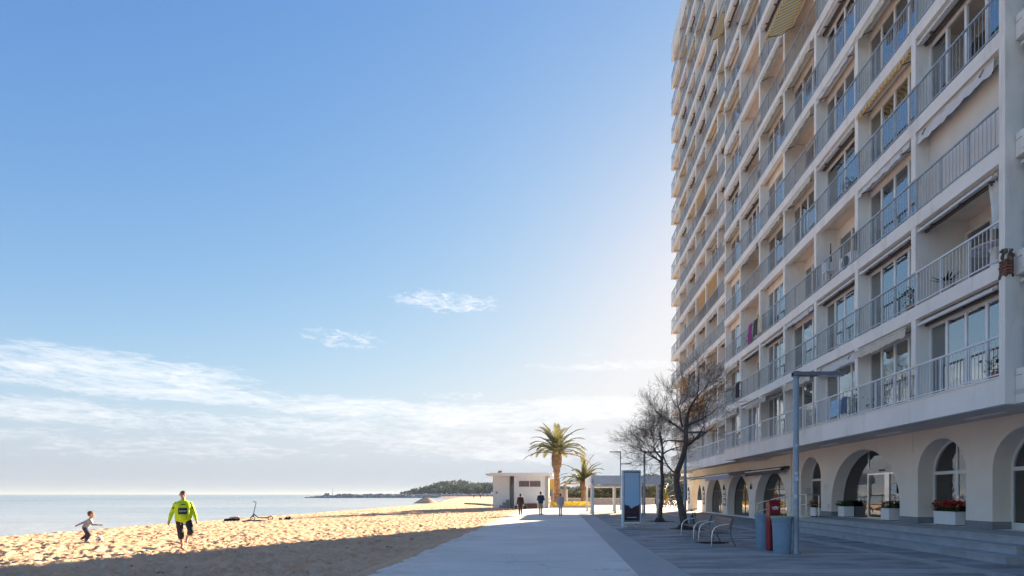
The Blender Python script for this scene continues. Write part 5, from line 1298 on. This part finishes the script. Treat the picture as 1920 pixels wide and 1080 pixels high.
# ================================================================== THINGS ON THE SAND
fb = thing('football', 'white football with dark panels lying on the sand beside the boy', 'ball', (-16.05, 18.6, .125))
bm = bmesh.new(); bmesh.ops.create_icosphere(bm, subdivisions=3, radius=.108); me = bpy.data.meshes.new('cover'); bm.to_mesh(me); bm.free(); me.materials.append(M_PAINTW)
me.polygons.foreach_set('use_smooth', [True]*len(me.polygons)); place('cover', me, fb)
ph = (1+5**.5)/2
for v in [(0, a, b*ph) for a in (1, -1) for b in (1, -1)]+[(a, b*ph, 0) for a in (1, -1) for b in (1, -1)]+[(b*ph, 0, a) for a in (1, -1) for b in (1, -1)]:
    n = V(v).normalized(); a = n.orthogonal().normalized(); b2 = n.cross(a); q = MB()
    ring = [(n*.1+a*.037*math.cos(t*1.2566)+b2*.037*math.sin(t*1.2566)).normalized()*.1095 for t in range(5)]
    q.add([n*.1105]+ring, [(0, 1+i, 1+(i+1) % 5) for i in range(5)]); q.obj('panel', M_BLACK, fb)
# electric scooter
sc_ = thing('kick_scooter', 'dark electric kick scooter standing near the waterline', 'scooter', (-19.85, 34.3, .03), R(28))
def wheel(t, x, r, y=0, w=.022, mt=M_BLACK):
    q = MB(); n = 20
    pts = [(x+r*math.cos(2*math.pi*i/n), y, r+r*math.sin(2*math.pi*i/n)) for i in range(n+1)]; q.path(pts, w, 6, caps=False); o = q.obj('wheel', mt, t)
    q = MB()
    for k in range(5): q.cyl((x, y, r), (x+r*math.cos(k*1.257), y, r+r*math.sin(k*1.257)), .008, n=4)
    q.cyl((x, y-.03, r), (x, y+.03, r), r*.28, n=10); q.obj('hub', M_GALVD, o)
wheel(sc_, 0.08, .125, 0, .03); wheel(sc_, 1.08, .125, 0, .03)
q = MB(); q.path([(.08, 0, .27), (.13, 0, .45), (.27, 0, 1.16)], [.03, .024, .02], 8); q.obj('stem', M_BLACK, sc_)
q = MB(); q.path([(.27, -.24, 1.19), (.27, -.1, 1.17), (.27, .1, 1.17), (.27, .24, 1.19)], .016, 6); q.path([(.27, 0, 1.17), (.08, 0, 1.21)], .022, 6); q.obj('handlebar', M_BLACK, sc_)
q = MB(); q.path([(.04, 0, .27), (.08, 0, .30), (.16, 0, .27)], .05, 6); q.obj('mudguard', M_BLACK, sc_)
q = MB(); q.bbox(.36, 1.0, -.08, .08, .13, .19, .02); q.path([(.14, 0, .42), (.38, 0, .16)], .035, 6); q.obj('deck', M_BLACK, sc_)
def rag(name, label, cat, x, y, L, W, H, mt, seed, rz=0):
    q = MB(); r = random.Random(seed); n, m_ = 16, 9; vs = []
    for j in range(m_+1):
        for i in range(n+1):
            u, v = i/n*2-1, j/m_*2-1; e = max(0, 1-abs(u)**3)*max(0, 1-abs(v)**3); vs.append((u*L*(1+.08*math.sin(v*4+seed)), v*W*(1+.15*math.sin(u*3+seed)), .015+e*H*(.55+.45*math.sin(u*5+seed)*math.cos(v*4+seed*2))+r.uniform(0, .012)))
    q.add(vs, [(j*(n+1)+i, j*(n+1)+i+1, (j+1)*(n+1)+i+1, (j+1)*(n+1)+i) for j in range(m_) for i in range(n)])
    return tag(q.obj(name, mt, None, (x, y, 0), rz, smooth=True), label, cat)
M_CLO = mat('dark_cloth', (.035, .028, .04), .9, var=.3, scale=12)
rag('towel', 'dark towel spread on the sand in front of the scooter', 'towel', -19.25, 33.5, .75, .35, .12, M_CLO, 3, R(30))
sb = thing('beach_bag', 'dark rolled bag with pale top lying left of the scooter', 'bag', (-20.7, 33.7, .0), R(30))
q = MB(); q.capsule((-.38, 0, .08), (.32, 0, .13), .09, .11, 10); q.obj('bag_body', M_CLO, sb, smooth=True)
q = MB(); q.capsule((-.1, .05, .20), (.3, .03, .27), .07, .06, 8); q.obj('rolled_mat', mat('pale_lilac', (.5, .46, .52), .8), sb, smooth=True)
rag('shoe_pile', 'small dark heap of clothes on the sand right of the scooter', 'clothes', -18.05, 35.4, .28, .2, .26, M_CLO, 6); rag('clothes_heap', 'smaller dark scrap on the sand between scooter and clothes heap', 'clothes', -18.5, 35.3, .11, .1, .2, M_CLO, 8)
rag('plastic_bag', 'small white scrap with a dark spot on the sand left of the walking man', 'litter', -11.95, 16.9, .11, .07, .06, M_PAINTW, 4)
rag('spade_toy', 'small green plastic toy on the sand at the edge of the building shade', 'toy', -8.55, 18.35, .12, .08, .10, mat('green_plastic', (.02, .22, .16), .5), 5)
tw = thing('driftwood', 'thin dark stick on the sand close to the promenade edge', 'stick', (-4.55, 12.4, .0), R(20))
q = MB(); q.path([(0,0,.02), (.08,.01,.035), (.16,.0,.02)], .012, 5); q.obj('stick', M_BARK, tw)
# wooden walkway left of the hut and a mound of sand by the water
bw_ = thing('boardwalk', 'dark timber boardwalk lying on the sand left of the hut', 'boardwalk', (-9.2, 78, .02), R(22))
M_DKW = mat('dark_timber', (.10, .065, .045), .85, var=.25, scale=4, island=.25)
for i in range(26):
    q = MB(); q.box(-.9, .9, i*.72, i*.72+.62, .10, .16+.01*(i % 3)); q.obj('plank', M_DKW, bw_)
q = MB(); q.box(-.95, -.8, 0, 18.7, -.05, .098); q.box(.8, .95, 0, 18.7, -.05, .098); q.obj('runners', M_DKW, bw_)
q = MB(); r = random.Random(77); vs = []; n, m_ = 26, 12
for j in range(m_+1):
    for i in range(n): 
        a = 2*math.pi*i/n; d = j/m_; vs.append((3.3*d*math.cos(a)*(1+.08*math.sin(3*a)), 2.3*d*math.sin(a), -.25+1.15*(math.cos(math.pi*d)*.5+.5)*(1+.12*math.sin(a*2))+r.uniform(-.06, .06)*(1-d)))
q.add(vs, [(j*n+i, j*n+(i+1) % n, (j+1)*n+(i+1) % n, (j+1)*n+i) for j in range(m_) for i in range(n)])
tag(q.obj('sand_mound', M_SAND, None, (-29.5, 117, 0), smooth=True), 'low heap of sand at the water edge', kind='structure')

# ================================================================== BICYCLE AND MOTORCYCLES
bk = thing('bicycle', 'dark bicycle leaning against the trunk of the big bare tree', 'bicycle', (6.38, 25.55, .02), R(12)); bk.rotation_euler = (R(-8), 0, R(62))
for x in (0, 1.02): wheel(bk, x, .33, 0, .02)
q = MB(); P0, P1, P2, P3, P4 = V((0, 0, .33)), V((.42, 0, .30)), V((.30, 0, .78)), V((.84, 0, .80)), V((1.02, 0, .33))
for a, b2 in ((P0, P1), (P0, P2), (P1, P2), (P2, P3), (P1, P3), (P3, P4)): q.cyl(a, b2, .016, n=6)
q.obj('frame', M_DKSH, bk)
q = MB(); q.path([P2, V((.28, 0, .90))], .014, 6); q.bbox(.16, .40, -.06, .06, .90, .95, .02); q.obj('saddle', M_BLACK, bk)
q = MB(); q.path([P3, V((.82, 0, .98))], .014, 6); q.path([(.72, -.28, 1.0), (.82, -.1, .98), (.82, .1, .98), (.72, .28, 1.0)], .013, 6); q.obj('handlebar', M_GALVD, bk)
q = MB(); q.cyl((.42, -.03, .30), (.42, .03, .30), .09, n=14); q.path([(.42, .04, .30), (.50, .06, .17)], .012, 5); q.path([(.42, -.04, .30), (.34, -.06, .43)], .012, 5); q.obj('crank', M_GALVD, bk)
def motorcycle(label, x, y, rz, mt):
    t = thing('motorcycle', label, 'motorcycle', (x, y, .01), rz, group='motorcycles parked beyond the plaza')
    for wx in (0, 1.35): wheel(t, wx, .31, 0, .055)
    q = MB(); q.capsule((.55, 0, .80), (1.0, 0, .86), .15, .19, 10); q.obj('tank', mt, t, smooth=True)
    q = MB(); q.capsule((.05, 0, .80), (.55, 0, .76), .09, .13, 8); q.obj('seat', M_BLACK, t, smooth=True)
    q = MB(); q.bbox(.42, .95, -.16, .16, .28, .66, .05); q.cyl((.2, -.18, .35), (.8, -.18, .30), .05, n=8); q.obj('engine', M_GALVD, t)
    q = MB(); q.capsule((1.15, 0, .80), (1.28, 0, .98), .15, .13, 8); q.obj('fairing', mt, t, smooth=True)
    for s in (-.09, .09):
        q = MB(); q.cyl((1.35, s, .31), (1.12, s, .98), .026, n=6); q.obj('fork', M_CHROME, t)
    q = MB(); q.path([(.95, -.36, 1.08), (1.08, -.12, 1.04), (1.08, .12, 1.04), (.95, .36, 1.08)], .018, 6); q.obj('handlebar', M_BLACK, t)
    q = MB(); q.ball((1.36, 0, .90), .085, 8, 6); q.obj('headlight', M_CHROME, t)
    q = MB(); q.capsule((-.12, 0, .62), (.05, 0, .80), .05, .08, 7); q.obj('tail', mt, t, smooth=True)
    q = MB(); q.path([(.5, .1, .4), (.42, .22, .0)], .015, 5); q.obj('stand', M_GALVD, t)
for k, (lab, x, y, rz, c_) in enumerate((('white motorcycle parked leftmost beyond the bare trees', 13.7, 70, R(120), (.7, .7, .72)), ('dark blue motorcycle parked in the middle of the row beyond the bare trees', 14.9, 69.5, R(105), (.03, .04, .12)), ('black motorcycle parked rightmost nearest the building corner', 16.0, 69, R(112), (.03, .03, .035)))):
    motorcycle(lab, x, y, rz, mat('motor_paint_%d' % k, c_, .3, var=.05))

# ================================================================== THINGS ON THE BALCONIES
def zf_(k): return Z1+FH*(k-1)
bt = thing('balcony_table', 'round white pedestal table on the second floor corner balcony', 'table', (11.22, 13.75, zf_(2)))
q = MB(); q.lathe([(.0, .70), (.52, .70), (.55, .715), (.55, .74), (.52, .75), (0, .75)], 28, caps=False); q.obj('tabletop', mat('weathered_table', (.55, .56, .58), .6, var=.2, scale=9), bt)
q = MB(); q.lathe([(.26, 0), (.24, .03), (.11, .08), (.10, .62), (.16, .70)], 16); q.obj('pedestal', M_PAINTW, bt)
pp = thing('potted_plant', 'spiky dark plant in a speckled pot behind the second floor railing', 'plant', (10.98, 15.15, zf_(2)))
q = MB(); q.lathe([(.15, 0), (.21, .36), (.19, .38)], 12); q.obj('pot', mat('speckled_pot', (.42, .38, .34), .8, var=.4, scale=20), pp)
q = MB(); r = random.Random(4)
for i in range(46):
    a = r.random()*6.28; d = V((math.cos(a)*.5, math.sin(a)*.9, r.uniform(.1, .6))).normalized(); p0 = V((0, 0, .38)); p1 = p0+d*r.uniform(.2, .48); w = d.cross(V((0,0,1))).normalized()*.018
    q.add([p0-w, p0+w, p0.lerp(p1, .6)+w*1.4, p1, p0.lerp(p1, .6)-w*1.4], [(0,1,2,3,4)])
q.obj('leaves', mat('agave_leaf', (.03, .04, .03), .6), pp)
def laundry(label, X, y, z, w, h, mt, group=None, name='laundry'):
    q = MB(); n = 10; vs = []
    for i in range(n+1):
        x = .015*math.sin(i*1.7); yy = w*i/n; vs += [(x, yy, 0), (x-.02, yy, .02), (x-.045+.02*math.sin(i*1.1), yy, -h*(1+.03*math.sin(i)))]
    q.add(vs, [f for i in range(n) for f in ((3*i, 3*i+3, 3*i+4, 3*i+1), (3*i+1, 3*i+4, 3*i+5, 3*i+2))])
    tag(q.obj(name, mt, None, (X, y, z)), label, 'laundry', group)
G = 'laundry hung over balcony railings'
laundry('magenta patterned towel over the third floor railing', X1, 29.55, zf_(3)+1.06, .5, 1.0, mat('magenta_cloth', (.30, .05, .22), .9, var=.35, scale=9), G)
laundry('black garment hung beside the magenta towel', X1, 28.75, zf_(3)+1.06, .5, .85, M_BLACK, G); laundry('beige cloth hung next to the black garment', X1, 28.05, zf_(3)+1.06, .55, .9, mat('beige_cloth', (.55, .5, .36), .9), G)
laundry('pale blue cloth on the first floor railing behind the lamp post', X1, 20.3, zf_(1)+.80, .62, .62, mat('pale_blue_cloth', (.35, .52, .66), .9, var=.2, scale=8), G); laundry('slate blue cloth on the first floor railing right of the pale blue one', X1, 19.75, zf_(1)+.80, .38, .6, mat('slate_cloth', (.10, .15, .23), .9), G)
laundry('dark towel hanging over the second floor railing above the shop awnings', X1, 31.6, zf_(2)+1.06, .6, .9, M_CLO, G)
cu = thing('hanging_curtain', 'gathered white curtain hanging at the corner of the second floor balcony', 'curtain', (10.9, 13.05, zf_(2)))
q = MB(); n = 16; vs = []
for i in range(n+1):
    a = i/n; x = .12*math.sin(i*1.9)+.1; vs += [(x, a*.55, 2.45), (x*.6, .1+a*.34, 1.7), (x*.8, .14+a*.25, 1.05)]
q.add(vs, [f for i in range(n) for f in ((3*i, 3*i+3, 3*i+4, 3*i+1), (3*i+1, 3*i+4, 3*i+5, 3*i+2))]); q.obj('cloth', M_CURT[1], cu)
ac = thing('air_conditioner', 'air conditioner unit with round fan grille on the third floor balcony', 'air conditioner', (10.85, 19.9, zf_(3)))
q = MB(); q.bbox(0, .32, 0, .85, .06, .68, .02); q.obj('casing', M_FRAME, ac)
q = MB(); n = 18; 
for rr_ in (.08, .16, .25): q.path([(-.012, .38+rr_*math.cos(2*math.pi*i/n), .38+rr_*math.sin(2*math.pi*i/n)) for i in range(n+1)], .008, 4, caps=False)
q.obj('grille', M_GALVD, ac); q = MB(); q.cyl((-.006, .38, .38), (-.001, .38, .38), .25, n=20); q.obj('fan', M_BLACK, ac)
um = thing('closed_umbrella', 'dark folded sunshade leaning in the third floor balcony', 'umbrella', (10.95, 21.6, zf_(3)))
q = MB(); q.path([(0, 0, 0), (.04, .05, 1.75)], .018, 6); q.obj('pole', M_BLACK, um); q = MB(); q.path([(.01, .01, .45), (.025, .03, 1.1), (.04, .05, 1.6)], [.05, .04, .015], 8); q.obj('canopy', M_DKSH, um)

# a few more signs of life on the balconies
FCH = []
def chair_meshes():
    q = MB(); q.box(0, .42, 0, .42, .42, .45); FCH.append(('seat', q.mesh('seat', M_FRAME)))
    q = MB(); q.box(.40, .44, 0, .42, .55, .90); FCH.append(('backrest', q.mesh('backrest', M_FRAME)))
    for (x, y) in ((.02, .02), (.02, .40), (.42, .02), (.42, .40)):
        q = MB(); q.box(x-.015, x+.015, y-.015, y+.015, 0, .42 if x < .1 else .9); FCH.append(('leg', q.mesh('leg', M_FRAME)))
chair_meshes()
def bchair(label, x, y, z, rz):
    t = thing('balcony_chair', label, 'chair', (x, y, z), R(rz), group='white chairs on the balconies')
    for nm, me in FCH: place(nm, me, t)
bchair('white chair beside the air conditioner on the third floor balcony', 10.9, 21.0, zf_(3), 80)
bchair('white chair on the open balcony two floors above the magenta towel', 10.95, 29.6, zf_(5), 15)
def pot(label, x, y, z, seed, h=.4):
    t = thing('balcony_plant', label, 'plant', (x, y, z), group='potted plants behind balcony railings'); q = MB(); q.lathe([(.10, 0), (.14, .24), (.125, .25)], 10); q.obj('pot', mat('terracotta', (.36, .15, .08), .8, var=.2), t)
    r = random.Random(seed); q = MB(); leaf_mass(q, 90, lambda r: (r.gauss(0, .13), r.gauss(0, .16), .25+h*r.random()), .04, .09, r, up=.4); q.obj('leaves', M_LEAF, t)
pot('leafy pot plant behind the first floor railing nearest the corner pier', 10.95, 13.4, zf_(1), 3); pot('leafy pot plant behind the second floor railing of the bay with the four white doors', 10.92, 16.6, zf_(2), 5, .55)
pot('leafy pot plant on the fourth floor balcony above the air conditioner', 10.92, 20.2, zf_(4), 6); pot('leafy pot plant on the third floor balcony left of the magenta towel', 10.92, 30.6, zf_(3), 8, .5); pot('leafy pot plant on the first floor balcony next to the slate cloth', 10.92, 19.3, zf_(1), 9, .5)

# bits of weed and litter along the sand
r = random.Random(55); q = MB()
for i in range(150):
    y = 10+60*r.random()**1.6; x = -4.6+(shore_x(y)+5)*r.random(); s = r.uniform(.015, .05)
    q.path([(x, y, .03), (x+r.uniform(-1, 1)*s*2, y+r.uniform(-1, 1)*s*2, .03+s*.6), (x+r.uniform(-1, 1)*s*4, y+r.uniform(-1, 1)*s*3, .025)], s*.22, 4)
tag(q.obj('beach_litter', M_BARK), 'scattered twigs and dry weed on the sand', kind='stuff')
# ================================================================== AIR
hz_m = bpy.data.materials.new('sea_haze'); hz_m.use_nodes = True; w = NT(hz_m.node_tree); w.n.remove(w.n['Principled BSDF'])
pv = w.n.new('ShaderNodeVolumePrincipled'); pv.inputs['Color'].default_value = (0.40, 0.46, 0.54, 1); pv.inputs['Density'].default_value = HAZE; pv.inputs['Anisotropy'].default_value = 0.1
w.l.new(pv.outputs[0], w.n['Material Output'].inputs['Volume'])
q = MB(); q.box(-40500, 3100, -3100, 40500, -2.8, 51); tag(q.obj('haze', hz_m), 'thin pale sea haze filling the air over the bay', kind='stuff')
